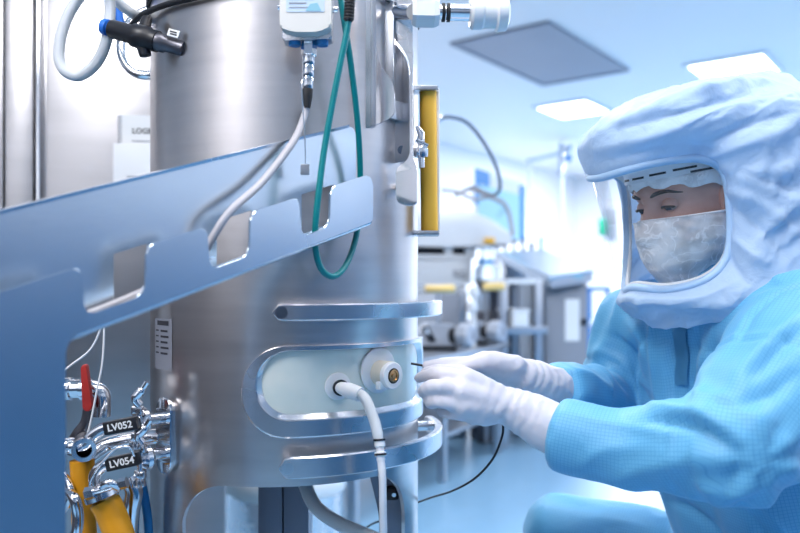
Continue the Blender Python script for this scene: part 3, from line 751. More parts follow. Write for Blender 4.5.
bm = bmesh.new(); lathe(bm, [(0, 58 * k), (14 * k, 58 * k), (16.5 * k, 61 * k), (16.5 * k, 70 * k), (15 * k, 72 * k), (15 * k, 84 * k), (18 * k, 86 * k), (17 * k, 95 * k), (10 * k, 98 * k), (0, 98 * k)], c0 + Vector((0, 0, 0.0)), ax, 28); finish('cap', bm, M['ptfe'], wf, 30)
bm = bmesh.new(); tube(bm, [P(395, 12, 1.21), c0 + ax * 0.002], 0.012, 16); finish('spigot', bm, M['polished'], wf)

# ------------------------------------------------------------------ upper left: clear loop, push fitting, flange ring
Yl = 1.22
bm = bmesh.new()
lp = [P(112, -60, Yl - 0.05), P(108, -15, Yl - 0.03), P(110, 8, Yl - 0.02), P(107, 38, Yl - 0.02), P(97, 62, Yl - 0.01), P(80, 75.5, Yl), P(65, 71, Yl), P(59, 56, Yl), P(62, 32, Yl), P(72, 8, Yl), P(88, -10, Yl), P(108, -6, Yl + 0.02), P(125, 8, Yl + 0.04), P(138, 16, Yl + 0.06), P(152, 20, Yl + 0.1)]
tube(bm, cr(lp, 10), px(5.4, Yl), 18); tag(finish('clear_tube', bm, M['cloud'], None, 60), 'translucent tube looping down beside the black push fitting', 'tube')
pf = thing('push_fitting', P(130, 50, Yl), 'black pneumatic push fitting with blue release ring beside clear loop', 'fitting')
ax = (P(166, 44, Yl - 0.05) - P(105, 27, Yl - 0.03)); c0 = P(105, 27, Yl - 0.03); k = ax.length / 60; ax.normalize()
bm = bmesh.new(); lathe(bm, [(3.5 * k, -2 * k), (6.5 * k, -2 * k), (7 * k, 1 * k), (7 * k, 3 * k), (5 * k, 4 * k), (5 * k, 8 * k), (3.5 * k, 8 * k)], c0, ax, 24, True); finish('release_ring', bm, M['blueplastic'], pf)
bm = bmesh.new(); lathe(bm, [(0, 4 * k), (7.4 * k, 6 * k), (8 * k, 8 * k), (8 * k, 26 * k), (10 * k, 29 * k), (10.5 * k, 42 * k), (9 * k, 45 * k), (9 * k, 52 * k), (0, 52 * k)], c0, ax, 24); finish('body', bm, M['black'], pf)
bm = bmesh.new(); lathe(bm, [(0, 50 * k), (8 * k, 50 * k), (8 * k, 58 * k), (6.5 * k, 60 * k), (6.5 * k, 78 * k), (0, 78 * k)], c0, ax, 20); finish('neck', bm, M['darkmetal'], pf)
bm = bmesh.new(); b0 = c0 + ax * 36 * k; tube(bm, [b0, b0 + Vector((0.002, 0.02, 0.034))], [0.010, 0.008], 16); finish('branch', bm, M['black'], pf)
bm = bmesh.new(); tube(bm, [b0, b0 + Vector((0.006, 0.0, -0.028))], [0.012, 0.009], 16); finish('foot', bm, M['black'], pf)
bm = bmesh.new(); box(bm, c0 + ax * 66 * k + Vector((0.006, -0.014, 0.014)), (px(12, Yl), 0.002, px(7, Yl)), (ax, Vector((0, 1, 0)), Vector((-ax.z, 0, ax.x))), 0.0004)
wt = finish('white_tag', bm, M['paper'], pf, 0)
bm = bmesh.new()
for dv in (-0.0018, 0.0018): box(bm, c0 + ax * 66 * k + Vector((0.006, -0.0153, 0.014 + dv)), (px(7, Yl), 0.0006, px(1.2, Yl)), (ax, Vector((0, 1, 0)), Vector((-ax.z, 0, ax.x))))
finish('print', bm, M['ink'], wt, 0)
bm = bmesh.new(); cc = P(150, 42, 1.40); tube(bm, [cc + Vector((math.cos(a) * 0.052, math.sin(a) * 0.022, math.sin(a) * 0.066)) for a in np.linspace(0, 2 * math.pi, 49)[:-1]], 0.008, 12, closed=True)
fr_ = finish('flange_ring', bm, M['polished'], ves, 60)
bm = bmesh.new(); tube(bm, cr([P(122, 30, 1.3), P(118, 8, 1.3), P(116, -30, 1.3)], 5), 0.007, 12); tag(finish('blue_tube', bm, M['blueplastic'], None, 60), 'short blue tube hanging behind the clear loop at the top', 'tube')
bm = bmesh.new(); tube(bm, cr([P(128, 30, 1.28), P(138, 18, 1.25), P(152, 10, 1.2), P(172, 3, 1.16), P(200, -4, 1.13), P(240, -20, 1.1)], 8), 0.0045, 12)
tag(finish('black_hose', bm, M['rubber'], None, 60), 'thin black hose arching over the vessel rim from the push fitting', 'hose')

# ------------------------------------------------------------------ steel cabinet behind, with logbook pocket
cb = thing('steel_cabinet', (-0.95, 2.15, 0), 'tall stainless steel cabinet behind the vessel carrying a logbook pocket', 'cabinet')
ca, ce = Vector((-1.75, 1.86, 0)), Vector((-0.50, 2.02, 0)); cd = (ce - ca).normalized(); cn = Vector((cd.y, -cd.x, 0)); Zu = Vector((0, 0, 1))
def on_cab(u, v, off=0.0):
    d = Vector(((u - 400) / FPX, 1, (HOR - v) / FPX)); q = ca + cn * off
    t = Vector((q.x, q.y, 0)).dot(cn) / Vector((d.x, d.y, 0)).dot(cn); return Vector((0, 0, H)) + d * t
def cabbox(name, u0, u1, z0, z1, off, th, mat, par, bev=0.003):
    a, b_ = on_cab(u0, 285, off), on_cab(u1, 285, off); m_ = (a + b_) / 2
    bm = bmesh.new(); box(bm, (m_.x - cn.x * th / 2, m_.y - cn.y * th / 2, (z0 + z1) / 2), ((b_ - a).length, th, z1 - z0), (cd, cn, Zu), bev)
    return finish(name, bm, mat, par, 40)
bm = bmesh.new(); mid = (ca + ce) / 2 - cn * 0.27; box(bm, (mid.x, mid.y, 1.08), ((ce - ca).length, 0.5, 2.1), (cd, cn, Zu), 0.004); finish('body', bm, M['cabinet'], cb, 40)
cabbox('left_door', -150, 3, 0.08, 2.11, 0.0, 0.02, M['cabinet'], cb)
cabbox('stile', 5, 33, 0.03, 2.13, 0.006, 0.02, M['cabinet'], cb, 0.004)
cabbox('hinge_strip', 36, 40, 0.03, 2.13, 0.004, 0.02, M['polished'], cb)
dr = cabbox('door', 46, 225, 0.08, 2.11, 0.0, 0.02, M['cabinet'], cb, 0.006)
bm = bmesh.new(); lathe(bm, [(0, 0), (0.012, 0), (0.012, 0.04), (0, 0.04)], on_cab(200, 300, 0.0), cn, 20); finish('handle', bm, M['polished'], dr)
# pocket and logbook
pk = thing('document_pocket', on_cab(133, 192, 0.02), 'white document pocket fixed to the steel cabinet', 'holder')
a, b_ = on_cab(114, 165, 0.03), on_cab(166, 165, 0.03); m_ = (a + b_) / 2; wP = (b_ - a).length; zA, zB = on_cab(114, 143, .03).z, on_cab(114, 215, .03).z
bm = bmesh.new()
box(bm, (m_.x, m_.y, (zA + zB) / 2), (wP, 0.003, zA - zB), (cd, cn, Zu), 0.001); finish('front', bm, M['white'], pk)
bm = bmesh.new(); box(bm, (m_.x - cn.x * .03, m_.y - cn.y * .03, (zA + zB) / 2), (wP, 0.003, zA - zB), (cd, cn, Zu), 0.001); finish('back', bm, M['white'], pk)
for e_ in (-1, 1):
    bm = bmesh.new(); q = m_ + cd * e_ * wP / 2 - cn * 0.015; box(bm, (q.x, q.y, (zA + zB) / 2), (0.003, 0.034, zA - zB), (cd, cn, Zu), 0.001); finish('side', bm, M['white'], pk)
bm = bmesh.new(); q = m_ - cn * 0.015; box(bm, (q.x, q.y, zB), (wP, 0.034, 0.003), (cd, cn, Zu), 0.001); finish('floor_plate', bm, M['white'], pk)
bm = bmesh.new(); q0, q1 = on_cab(127, 177.5, 0.034), on_cab(166, 177.5, 0.034); q = (q0 + q1) / 2; box(bm, q, ((q1 - q0).length, 0.004, px(2, 2.4)), (cd, cn, Zu)); finish('slot', bm, M['inkgrey'], pk, 0)
lb = thing('logbook', on_cab(140, 200, 0.02), 'spiral bound white logbook standing in the document pocket', 'book')
a, b_ = on_cab(119, 150, 0.014), on_cab(168, 150, 0.014); m_ = (a + b_) / 2; zA2 = on_cab(120, 115, .014).z
bm = bmesh.new(); box(bm, (m_.x, m_.y, (zA2 + zB + 0.006) / 2), ((b_ - a).length, 0.010, zA2 - zB - 0.006), (cd, cn, Zu), 0.001); pg = finish('pages', bm, M['paper'], lb, 0)
bm = bmesh.new()
for k in range(26):
    z = zA2 - 0.006 - k * (zA2 - zB - 0.02) / 26; c = Vector((a.x, a.y, z)) + cd * 0.003
    tube(bm, [c + cd * 0.006 * math.cos(t) + cn * 0.009 * math.sin(t) for t in np.linspace(0, 2 * math.pi, 9)[:-1]], 0.0012, 5, closed=True)
finish('spiral', bm, M['inkgrey'], lb)
tp = on_cab(132, 131, 0.0195)
text('title', 'LOGBOOK', 0.019, tp, cd, Zu, M['ink'], lb, align='LEFT', bold=0.0004)
for k, s_ in enumerate((0.075, 0.05)):
    bm = bmesh.new(); q = on_cab(132, 141 + 6 * k, 0.0195) + cd * s_ / 2; box(bm, q, (s_, 0.0006, 0.003), (cd, cn, Zu)); finish('print', bm, M['inkgrey'], pg, 0)

# ------------------------------------------------------------------ lower left: valves, pipes and yellow hoses
YV = 1.27
def clampset(bm, c, ax, r, h=0.012):
    lathe(bm, [(0, -h), (r * 0.8, -h), (r, -h * 0.5), (r * 1.25, -h * 0.35), (r * 1.25, h * 0.35), (r, h * 0.5), (r * 0.8, h), (0, h)], c, ax, 24)
phP, zP = hit(167, 435, VR + 0.004); PQ = cyl(phP, zP, VR + 0.004); axp = vdir(phP)
YV = PQ.y - 0.030
fl = thing('port_plate', PQ - Vector((0, 0, 0.06)), 'slim upright oval flange plate on the left side of vessel carrying two stubs', 'flange')
U = Vector((-axp.y, axp.x, 0)).normalized()
bm = bmesh.new(); prism(bm, rrect(-0.021, -0.058, 0.021, 0.058, 0.0208, 8), PQ + axp * 0.004, U, (0, 0, 1), 0.006, 0.0015); finish('plate', bm, M['polished'], fl, 40)
bm = bmesh.new(); prism(bm, rrect(-0.016, -0.052, 0.016, 0.052, 0.0158, 8), PQ - axp * 0.003, U, (0, 0, 1), 0.012); finish('neck', bm, M['brushed'], fl, 40)
for v_, ul in ((420, 148), (455, 147)):
    bm = bmesh.new(); e_ = P(167, v_ - 2, PQ.y); tube(bm, [P(ul, v_, YV), e_], px(6.5, YV), 20); finish('stub', bm, M['polished'], fl)
def lever_valve(nm, code, h0, pts, lab0, lab1, cc, label):
    v = thing(nm, P(cc[0], cc[1] + 14, YV), label, 'valve', None)
    bm = bmesh.new(); c = P(cc[0], cc[1], YV)
    clampset(bm, c, axp, px(11, YV), 0.010); bd = finish('clamp', bm, M['polished'], v)
    bm = bmesh.new()
    for s_ in (-1, 1):
        box(bm, c + Vector((0.0, -0.020, s_ * px(13, YV))), (px(11, YV), 0.012, px(9, YV)), None, 0.003)
    tube(bm, [c + Vector((0, -0.022, -px(20, YV))), c + Vector((0, -0.022, px(20, YV)))], 0.0038, 12)
    finish('hinge_lug', bm, M['polished'], v)
    bm = bmesh.new(); q = c + Vector((0.004, -0.022, px(18, YV)))
    tube(bm, cr([q, q + Vector((-0.006, -0.002, 0.010)), q + Vector((0.003, 0, 0.022)), q + Vector((0.011, 0, 0.034))], 5), [0.006] * 6 + [0.007] * 5 + [0.0045] * 5, 12); finish('wing_nut', bm, M['polished'], v)
    bm = bmesh.new()
    for k in range(3): 
        box(bm, c + Vector((px(-5 + 4.5 * k, YV), -0.024, -px(21, YV))), (px(2.4, YV), 0.010, px(7, YV)), None, 0.001)
    finish('serration', bm, M['polished'], v)
    bm = bmesh.new(); hp = cr([P(u, w_, YV - 0.02) for u, w_ in pts], 8); tube(bm, hp, px(6.3, YV), 14, flat=0.55); hd = finish('lever', bm, M['polished'], v, 60)
    A, B = P(lab0[0], lab0[1], YV - 0.036), P(lab1[0], lab1[1], YV - 0.036); X_ = (B - A).normalized(); Zv = Vector((-X_.z, 0, X_.x))
    bm = bmesh.new(); box(bm, (A + B) / 2 + Vector((0, 0.006, 0)), ((B - A).length, 0.014, px(13, YV)), (X_, Vector((0, 1, 0)), Zv), 0.003, 2); lb_ = finish('label_sleeve', bm, M['black'], hd)
    text('code', code, px(9.5, YV), (A + B) / 2 + Vector((0, -0.0013, 0)) , X_, Zv, M['white'], hd, bold=0.0003)
    return v
lever_valve('lever_valve', 'LV052', 0, [(70, 448), (84, 445), (94, 435), (104, 429), (118, 426.5), (142, 421)], (103, 429.5), (137, 423), (142, 421), 'steel lever valve with black sleeve reading LV052')
lever_valve('lever_valve', 'LV054', 0, [(96, 492), (95, 476), (102, 467), (114, 463.5), (128, 461), (143, 458)], (105, 466), (139, 458.5), (145, 458), 'steel lever valve with black sleeve reading LV054')
# elbow with red lever
rv = thing('ball_valve', P(92, 420, YV + 0.06), 'silver pipe elbow valve with red lever at the left', 'valve')
Yr = YV + 0.05
bm = bmesh.new(); tube(bm, cr([P(52, 389, Yr), P(75, 389, Yr), P(90, 389, Yr), P(100, 394, Yr), P(101.5, 405, Yr), P(101, 416, Yr)], 6), px(9.5, Yr), 20); finish('elbow', bm, M['polished'], rv, 60)
for u_ in (68, 86):
    bm = bmesh.new(); lathe(bm, [(0, -0.006), (px(11.5, Yr), -0.006), (px(11.5, Yr), 0.006), (0, 0.006)], P(u_, 389, Yr), (1, 0, 0), 24); finish('union', bm, M['polished'], rv)
bm = bmesh.new(); q = P(87, 390, Yr - 0.03); prism(bm, roundpoly([(-px(5, Yr), px(24, Yr)), (px(0, Yr), px(26, Yr)), (px(6, Yr), -px(17, Yr)), (px(3, Yr), -px(21, Yr)), (-px(3, Yr), -px(19, Yr))], 0.004), q, (1, 0, 0), (0, 0, 1), 0.010, 0.002); lv = finish('lever', bm, M['red'], rv, 40)
bm = bmesh.new(); tube(bm, [P(88, 391, Yr - 0.026), P(88, 391, Yr)], 0.006, 12); finish('spindle', bm, M['polished'], rv)
bm = bmesh.new(); tube(bm, cr([P(89, 405, Yr), P(86, 422, Yr), P(76, 436, Yr), P(70, 452, Yr + 0.01)], 6), px(5.5, Yr), 16); finish('drain_leg', bm, M['darkmetal'], rv, 60)
# thick open pipe above the first yellow hose
op = thing('open_pipe', P(78, 470, YV), 'dark open pipe end above the upright yellow hose', 'pipe')
axo = Vector((0.35, -0.93, -0.05)).normalized(); c = P(84, 450, YV - 0.03)
bm = bmesh.new(); r_ = px(10.5, YV); lathe(bm, [(r_ * 0.72, 0.0), (r_, 0.0), (r_, -0.05), (0, -0.05), (0, -0.04), (r_ * 0.72, -0.04)], c, axo, 28); finish('pipe', bm, M['darkmetal'], op)
bm = bmesh.new(); lathe(bm, [(r_ * 0.7, 0.002), (r_ * 1.1, 0.002), (r_ * 1.1, -0.008), (r_ * 0.7, -0.008)], c, axo, 28, True); finish('rim', bm, M['polished'], op)
bm = bmesh.new(); tube(bm, cr([P(58, 452, YV + 0.02), P(66, 446, YV + 0.01), P(80, 446, YV + 0.02)], 4), px(8, YV), 16); finish('side_arm', bm, M['polished'], op)
bm = bmesh.new(); tube(bm, cr([P(88, 458, YV + 0.03), P(110, 444, YV + 0.05), P(150, 437, YV + 0.05), P(162, 437, YV + 0.045)], 6), px(8, YV), 16); tag(finish('transfer_pipe', bm, M['polished'], None, 60), 'polished pipe running between the two lever valves towards the vessel', 'pipe')
bm = bmesh.new(); tube(bm, cr([P(82, 460, YV + 0.02), P(83, 480, YV + 0.02), P(84, 520, YV + 0.02), P(85, 580, YV + 0.02), P(78, 690, YV + 0.04), (-0.58, 1.5, 0.03), (-0.7, 1.75, 0.03)], 8), px(12, YV), 18)
tag(finish('yellow_hose', bm, M['hoseyellow'], None, 60), 'upright yellow hose descending below the dark open pipe', 'hose')
y2 = thing('clamped_hose', P(118, 560, YV - 0.06), 'slanting yellow hose hanging from a steel clamp under LV054', 'hose')
bm = bmesh.new(); tube(bm, cr([P(104, 500, YV - 0.05), P(112, 516, YV - 0.05), P(122, 545, YV - 0.05), P(132, 600, YV - 0.03), P(135, 690, YV + 0.0), (-0.47, 1.34, 0.03), (-0.62, 1.5, 0.03)], 8), px(14, YV), 20); finish('hose', bm, M['hoseyellow'], y2, 60)
bm = bmesh.new(); clampset(bm, P(103, 494, YV - 0.05), Vector((0.35, 0, -0.9)), px(14, YV), 0.012); finish('clamp', bm, M['polished'], y2)
bm = bmesh.new(); q = P(104, 488, YV - 0.075)
tube(bm, [P(86, 494, YV - 0.08), P(124, 483, YV - 0.08)], 0.0045, 12)
lathe(bm, [(0, 0), (0.009, 0), (0.009, 0.012), (0, 0.012)], P(86, 494, YV - 0.08), (1, 0, 0.25), 6); lathe(bm, [(0, 0), (0.008, 0), (0.008, 0.010), (0, 0.010)], P(120, 484, YV - 0.08), (1, 0, 0.25), 6)
finish('clamp_bolt', bm, M['polished'], y2)
bm = bmesh.new(); tube(bm, cr([P(98, 490, YV - 0.07), P(108, 483, YV - 0.09), P(118, 487, YV - 0.08)], 5), 0.0055, 12); finish('clamp_band', bm, M['polished'], y2)
bm = bmesh.new(); tube(bm, cr([P(128, 478, YV + 0.02), P(134, 492, YV + 0.02), P(131, 510, YV + 0.02), P(130, 545, YV + 0.03), P(136, 620, YV + 0.04), (-0.5, 1.4, 0.01)], 6), px(9, YV), 16); tag(finish('braided_hose', bm, M['polished'], None, 60), 'shiny steel hose dropping behind the slanting yellow hose', 'hose')
bm = bmesh.new(); tube(bm, cr([P(141, 480, YV + 0.05), P(146, 505, YV + 0.05), P(149, 540, YV + 0.05), P(150, 640, YV + 0.06), (-0.42, 1.5, 0.012)], 6), px(4.5, YV), 14); tag(finish('blue_tube', bm, M['blueedge'], None, 60), 'bright blue tube dropping between valve LV054 and the vessel', 'tube')
cl = thing('coiled_hose', P(72, 545, YV - 0.02), 'silver bent hose at the lower left beside the broad post', 'hose')
bm = bmesh.new(); tube(bm, cr([P(66, 492, YV), P(74, 498, YV - 0.02), P(78, 515, YV - 0.02), P(76, 535, YV - 0.02), P(68, 560, YV), P(66, 640, YV + 0.05), (-0.58, 1.4, 0.012)], 7), px(5.5, YV), 14); finish('tube', bm, M['polished'], cl, 60)
bm = bmesh.new(); tube(bm, cr([P(60, 470, YV + 0.02), P(70, 486, YV), P(70, 500, YV), P(62, 512, YV + 0.02)], 6), px(4, YV), 12); finish('end_bend', bm, M['polished'], cl, 60)
for pts_, lab_ in (([(42, 388), (70, 366), (90, 350), (100, 330), (103, 312), (100, 290)], 'thin white wire sagging across towards the broad post'), ([(104, 300), (104, 335), (102, 365), (96, 395), (90, 425), (84, 445)], 'thin white wire hanging straight down past the red lever')):
    bm = bmesh.new(); tube(bm, cr([P(u, v_, YV - 0.02) for u, v_ in pts_], 8), 0.0016, 8); tag(finish('wire', bm, M['whitewire'], None, 60), lab_, 'wire')
bm = bmesh.new(); tube(bm, cr([P(100, 500, YV - 0.07), P(90, 482, YV - 0.08), P(112, 452, YV - 0.075), P(128, 447, YV - 0.07), P(134, 456, YV - 0.06)], 8), 0.0018, 8); tag(finish('retaining_wire', bm, M['polished'], None, 60), 'thin bright wire bent over the LV054 sleeve', 'wire')
# ------------------------------------------------------------------ background equipment
XD = Vector((0.475, 0.88, 0)).normalized()      # along the bench, away from the camera
ND = Vector((-XD.y, XD.x, 0))                    # towards the wall side
Zu = Vector((0, 0, 1))
def obox(bm, base, lx, ly, z0, z1, bev=0.004, ax=(XD, ND)):
    """box from a base corner: lx along the bench, ly to the wall side"""
    b = Vector((base.x, base.y, 0)); c = b + ax[0] * lx / 2 + ax[1] * ly / 2 + Zu * (z0 + z1) / 2
    box(bm, c, (lx, ly, z1 - z0), (ax[0], ax[1], Zu), bev); return bm
def part(name, mat, par, *boxes, sm=40):
    bm = bmesh.new()
    for b in boxes: obox(bm, *b)
    return finish(name, bm, mat, par, sm)
F = P(420, 360, 3.6)                             # front edge of the bench top
F0 = F - XD * 0.55
bench = thing('lab_bench', (F.x, F.y, 0), 'long stainless steel bench carrying the two pumps', 'bench')
part('worktop', M['rack'], bench, (F0, 1.75, 0.62, 0.625, 0.655, 0.006))
part('apron', M['rack'], bench, (F0 + ND * 0.03, 1.70, 0.02, 0.54, 0.625, 0.002))
for k in range(3):
    dr = part('drawer', M['white'], bench, (F0 + ND * 0.015 + XD * (0.55 + 0.36 * k), 0.30, 0.015, 0.55, 0.615, 0.003))
    part('pull', M['black'], dr, (F0 + ND * 0.005 + XD * (0.64 + 0.36 * k), 0.12, 0.012, 0.575, 0.60, 0.002))
part('shelf', M['rack'], bench, (F0 + ND * 0.05, 1.65, 0.5, 0.22, 0.24, 0.003))
for sx_, sy_ in ((0.04, 0.04), (1.66, 0.04), (0.04, 0.54), (1.66, 0.54), (0.9, 0.04)):
    part('leg', M['rack'], bench, (F0 + XD * sx_ + ND * sy_, 0.04, 0.04, 0.0, 0.625, 0.004))
# two peristaltic pumps on the bench
def pump(base, sc, label, dark):
    t = thing('peristaltic_pump', base, label, 'pump', 'peristaltic pumps on the bench')
    X, Y = Vector((1, 0.1, 0)).normalized(), Vector((-0.1, 1, 0)).normalized(); s = sc
    def pr(name, poly, mat, y, th, par, bev=0.004):
        bm = bmesh.new(); prism(bm, roundpoly(poly, 0.008 * s), base + Y * y, X, Zu, th, bev); return finish(name, bm, mat, par, 40)
    pr('foot', [(-0.13 * s, 0), (0.10 * s, 0), (0.10 * s, 0.03 * s), (-0.13 * s, 0.04 * s)], M['black'], 0.07 * s, 0.16 * s, t)
    bd = pr('housing', [(-0.135 * s, 0.03 * s), (0.10 * s, 0.025 * s), (0.10 * s, 0.135 * s), (-0.06 * s, 0.145 * s), (-0.12 * s, 0.08 * s)], M['pump'], 0.07 * s, 0.17 * s, t, 0.008)
    # sloping dark control panel at the front
    bm = bmesh.new(); n = Vector((0, -1, 0.25)).normalized()
    prism(bm, [(-0.095 * s, 0.128 * s), (-0.055 * s, 0.132 * s), (-0.01 * s, 0.05 * s), (-0.05 * s, 0.045 * s)], base - Y * 0.0185 * s, X, Zu, 0.006, 0.001)
    kp = finish('control_panel', bm, M['black'], bd, 0)
    bm = bmesh.new(); prism(bm, [(-0.079 * s, 0.118 * s), (-0.058 * s, 0.12 * s), (-0.044 * s, 0.09 * s), (-0.064 * s, 0.088 * s)], base - Y * 0.0225 * s, X, Zu, 0.003)
    d_ = finish('display', bm, M['labelblue'], bd, 0)
    hd = base + X * 0.10 * s + Zu * 0.082 * s - Y * 0.0 * s
    bm = bmesh.new(); lathe(bm, [(0, -0.02 * s), (0.05 * s, -0.02 * s), (0.05 * s, 0.05 * s), (0, 0.05 * s)], hd, X * 0.75 - Y * 0.65, 24); finish('drive_ring', bm, M['black'], t)
    bm = bmesh.new(); hx = (X * 0.75 - Y * 0.65)
    lathe(bm, [(0, 0.02 * s), (0.058 * s, 0.02 * s), (0.064 * s, 0.03 * s), (0.064 * s, 0.085 * s), (0.052 * s, 0.10 * s), (0, 0.10 * s)], hd, hx, 8); h_ = finish('pump_head', bm, M['pump'], t, 25)
    bm = bmesh.new(); box(bm, hd + hx.normalized() * 0.098 * s, (0.022 * s, 0.05 * s, 0.012), (X, Zu, hx), 0.004); finish('roller_window', bm, M['inkgrey'], h_)
    return t
b1 = P(438, 348.5, 4.10); b1.z = 0.655
pump(b1, 0.98, 'grey pump with sloping black display, nearest the steel vessel', 0)
b2 = P(471, 342, 4.5); b2.z = 0.655
pump(b2, 0.96, 'second pump along the bench, right of the one with black display', 1)
# white machine with domed cover behind the bench
G = P(418, 300, 5.0)
wm = thing('white_machine', (G.x, G.y, 0), 'large white machine with domed cover above the bench', 'machine')
G0 = G - XD * 0.25
WX, WN = Vector((1, 0.18, 0)).normalized(), Vector((-0.18, 1, 0)).normalized(); wa = (WX, WN)
Gb = P(378, 300, 5.0)
def zat(v, Y=5.0): return H + (HOR - v) / FPX * Y
part('lower_case', M['white'], wm, (Gb, px(97, 5.0), 0.5, zat(284), zat(256), 0.008, wa))
part('plinth', M['white'], wm, (Gb + WX * 0.02, px(88, 5.0), 0.45, zat(292), zat(285), 0.003, wa))
part('cabinet_base', M['rack'], wm, (Gb + WX * 0.02 + WN * 0.02, px(90, 5.0), 0.45, 0.0, zat(292), 0.003, wa))
part('seam', M['inkgrey'], wm, (Gb + WN * -0.004, px(90, 5.0), 0.02, zat(286), zat(284.6), 0.0, wa))
part('dark_opening', M['black'], wm, (Gb + WN * 0.05, px(92, 5.0), 0.4, zat(255.5), zat(243), 0.003, wa))
part('opening_post', M['white'], wm, (Gb + WX * px(69, 5.0) - WN * 0.0, px(8, 5.0), 0.08, zat(256), zat(242), 0.003, wa), (Gb + WX * px(91, 5.0) - WN * 0.0, px(10, 5.0), 0.2, zat(258), zat(242), 0.003, wa))
part('neck', M['white'], wm, (Gb + WX * 0.02, px(94, 5.0), 0.45, zat(262), zat(254), 0.006, wa))
kp = part('keypad', M['inkgrey'], wm, (Gb + WX * px(78, 5.0) - WN * 0.012, px(12, 5.0), 0.012, zat(276), zat(270), 0.001, wa))
bm = bmesh.new()
for i in range(3): box(bm, Vector((Gb.x, Gb.y, zat(273))) + WX * px(80.5 + 3.5 * i, 5.0) - WN * 0.014, (px(2.4, 5.0), 0.006, px(3.4, 5.0)), (WX, WN, Zu))
finish('key', bm, M['paper'], kp, 0)
# domed cover: rounded hood, higher at the back left
bm = bmesh.new(); L = px(137, 5.0); nX, nA = 22, 12; rows = []
for i in range(nX + 1):
    f = i / nX; x = L * f
    hgt = px(46, 5.0) * (1 - 0.62 * max(0, (f - 0.55) / 0.45) ** 1.6) * (0.95 + 0.05 * math.sin(f * 9)); zb = zat(243) - px(3.5, 5.0) * math.sin(math.pi * min(1, f * 1.1))
    rows.append([bm.verts.new(Vector((Gb.x, Gb.y, 0)) + WX * (x - 0.0) + WN * (0.25 - 0.30 * math.copysign(abs(math.cos(a)) ** 0.6, math.cos(a))) + Zu * (zb + hgt * abs(math.sin(a)) ** 0.75)) for a in np.linspace(0.0, math.pi, nA)])
for A, B in zip(rows, rows[1:]):
    for k in range(nA - 1): bm.faces.new((A[k], A[k + 1], B[k + 1], B[k]))
    bm.faces.new((A[0], B[0], B[-1], A[-1]))
bm.faces.new(rows[0]); bm.faces.new(list(reversed(rows[-1])))
finish('domed_cover', bm, M['white'], wm, 50)
part('base_rim', M['greymetal'], wm, (Gb + WX * 0.1 - WN * 0.03, L - 0.12, 0.5, zat(245.5), zat(243.2), 0.002, wa))
part('yellow_catch', M['yellow'], wm, (Gb + WX * px(108, 5.0) - WN * 0.07, px(10, 5.0), 0.03, zat(243), zat(237), 0.003, wa))
bm = bmesh.new(); tube(bm, cr([P(455, 196, 5.00), P(470, 189, 4.95), P(490, 197, 4.90), P(503, 203, 4.90), P(509, 213, 4.92), P(513, 236, 4.92)], 7), px(2.2, 4.90), 10); finish('support_arm', bm, M['greycable'], wm, 60)
bm = bmesh.new(); tube(bm, cr([P(442, 190, 5.00), P(458, 192, 4.95), P(474, 199, 4.92), P(492, 196, 4.92)], 7), px(1.8, 4.90), 10); finish('support_arm', bm, M['greycable'], wm, 60)
# dark grey corrugated hose arching in front of the screen
bm = bmesh.new(); tube(bm, cr([P(430, 119, 3.0), P(440, 118, 3.0), P(450, 117, 3.0), P(466, 122, 3.05), P(480, 137, 3.1), P(492, 157, 3.15), P(499, 176, 3.2), P(499.5, 190, 3.25), P(493, 195, 3.3), P(484, 192, 3.4), P(474, 187, 3.6), P(466, 190, 4.2)], 8), px(1.8, 3.1), 12)
hz_ = tag(finish('arched_hose', bm, M['rack'], None, 60), 'dark grey hose arching high in front of the blue screen', 'hose')
hz_.data.materials[0] = M['greymetal_dark'] = plain('dark_grey_hose', (0.10, 0.13, 0.18), 0.5, var=0.05)
bm = bmesh.new(); tube(bm, [P(434, 119.5, 3.0), P(442, 118, 3.0)], px(3, 3.0), 14); finish('end_sleeve', bm, M['rack'], hz_, 40)
# display
sT = [P(476, 170, 5.9), P(524, 184, 6.72), P(524, 242, 6.72), P(476, 236, 5.9)]
mo = thing('display_screen', (sT[0] + sT[2]) / 2 - Vector((0, 0, 0.25)), 'pale blue display screen with blue frame beyond the white machine', 'screen')
sU = (sT[1] - sT[0]); sU.z = 0; sW = sU.length; sU.normalize(); sN_ = Vector((sU.y, -sU.x, 0))
sc_ = Vector((sT[0] + sT[1] + sT[2] + sT[3])) / 4; sh = (sT[0] - sT[3]).z
sV = Zu - sU * 0; tilt = Matrix.Rotation(R(0), 3, sN_); sU2, sV2 = tilt @ sU, tilt @ Zu
sU2 = -sU2 if sU2.x < 0 else sU2
bm = bmesh.new(); prism(bm, rrect(-sW / 2 - .01, -sh / 2 - .01, sW / 2 + .01, sh / 2 + .01, 0.012), sc_ - sN_ * 0.02, sU2, sV2, 0.036, 0.003); finish('frame', bm, M['white'], mo, 40)
for x0, y0, x1, y1 in ((sW / 2 - .09, -sh / 2, sW / 2 + .012, sh / 2 - .02), (-sW / 2 - .012, sh / 2 - 0.10, -sW / 2 + .24, sh / 2 + .012), (-sW / 2 - .012, sh / 2 - 0.26, -sW / 2 + .04, sh / 2 - .10)):
    bm = bmesh.new(); prism(bm, rrect(x0, y0, x1, y1, 0.008), sc_, sU2, sV2, 0.012, 0.002); finish('edge_strip', bm, M['blueedge'], mo, 40)
bm = bmesh.new(); prism(bm, rrect(-sW / 2 + .04, -sh / 2 + .02, sW / 2 - .095, sh / 2 - .105, 0.004), sc_ + sN_ * 0.0005, sU2, sV2, 0.004); sc1 = finish('screen', bm, M['screen'], mo, 0)
bm = bmesh.new()
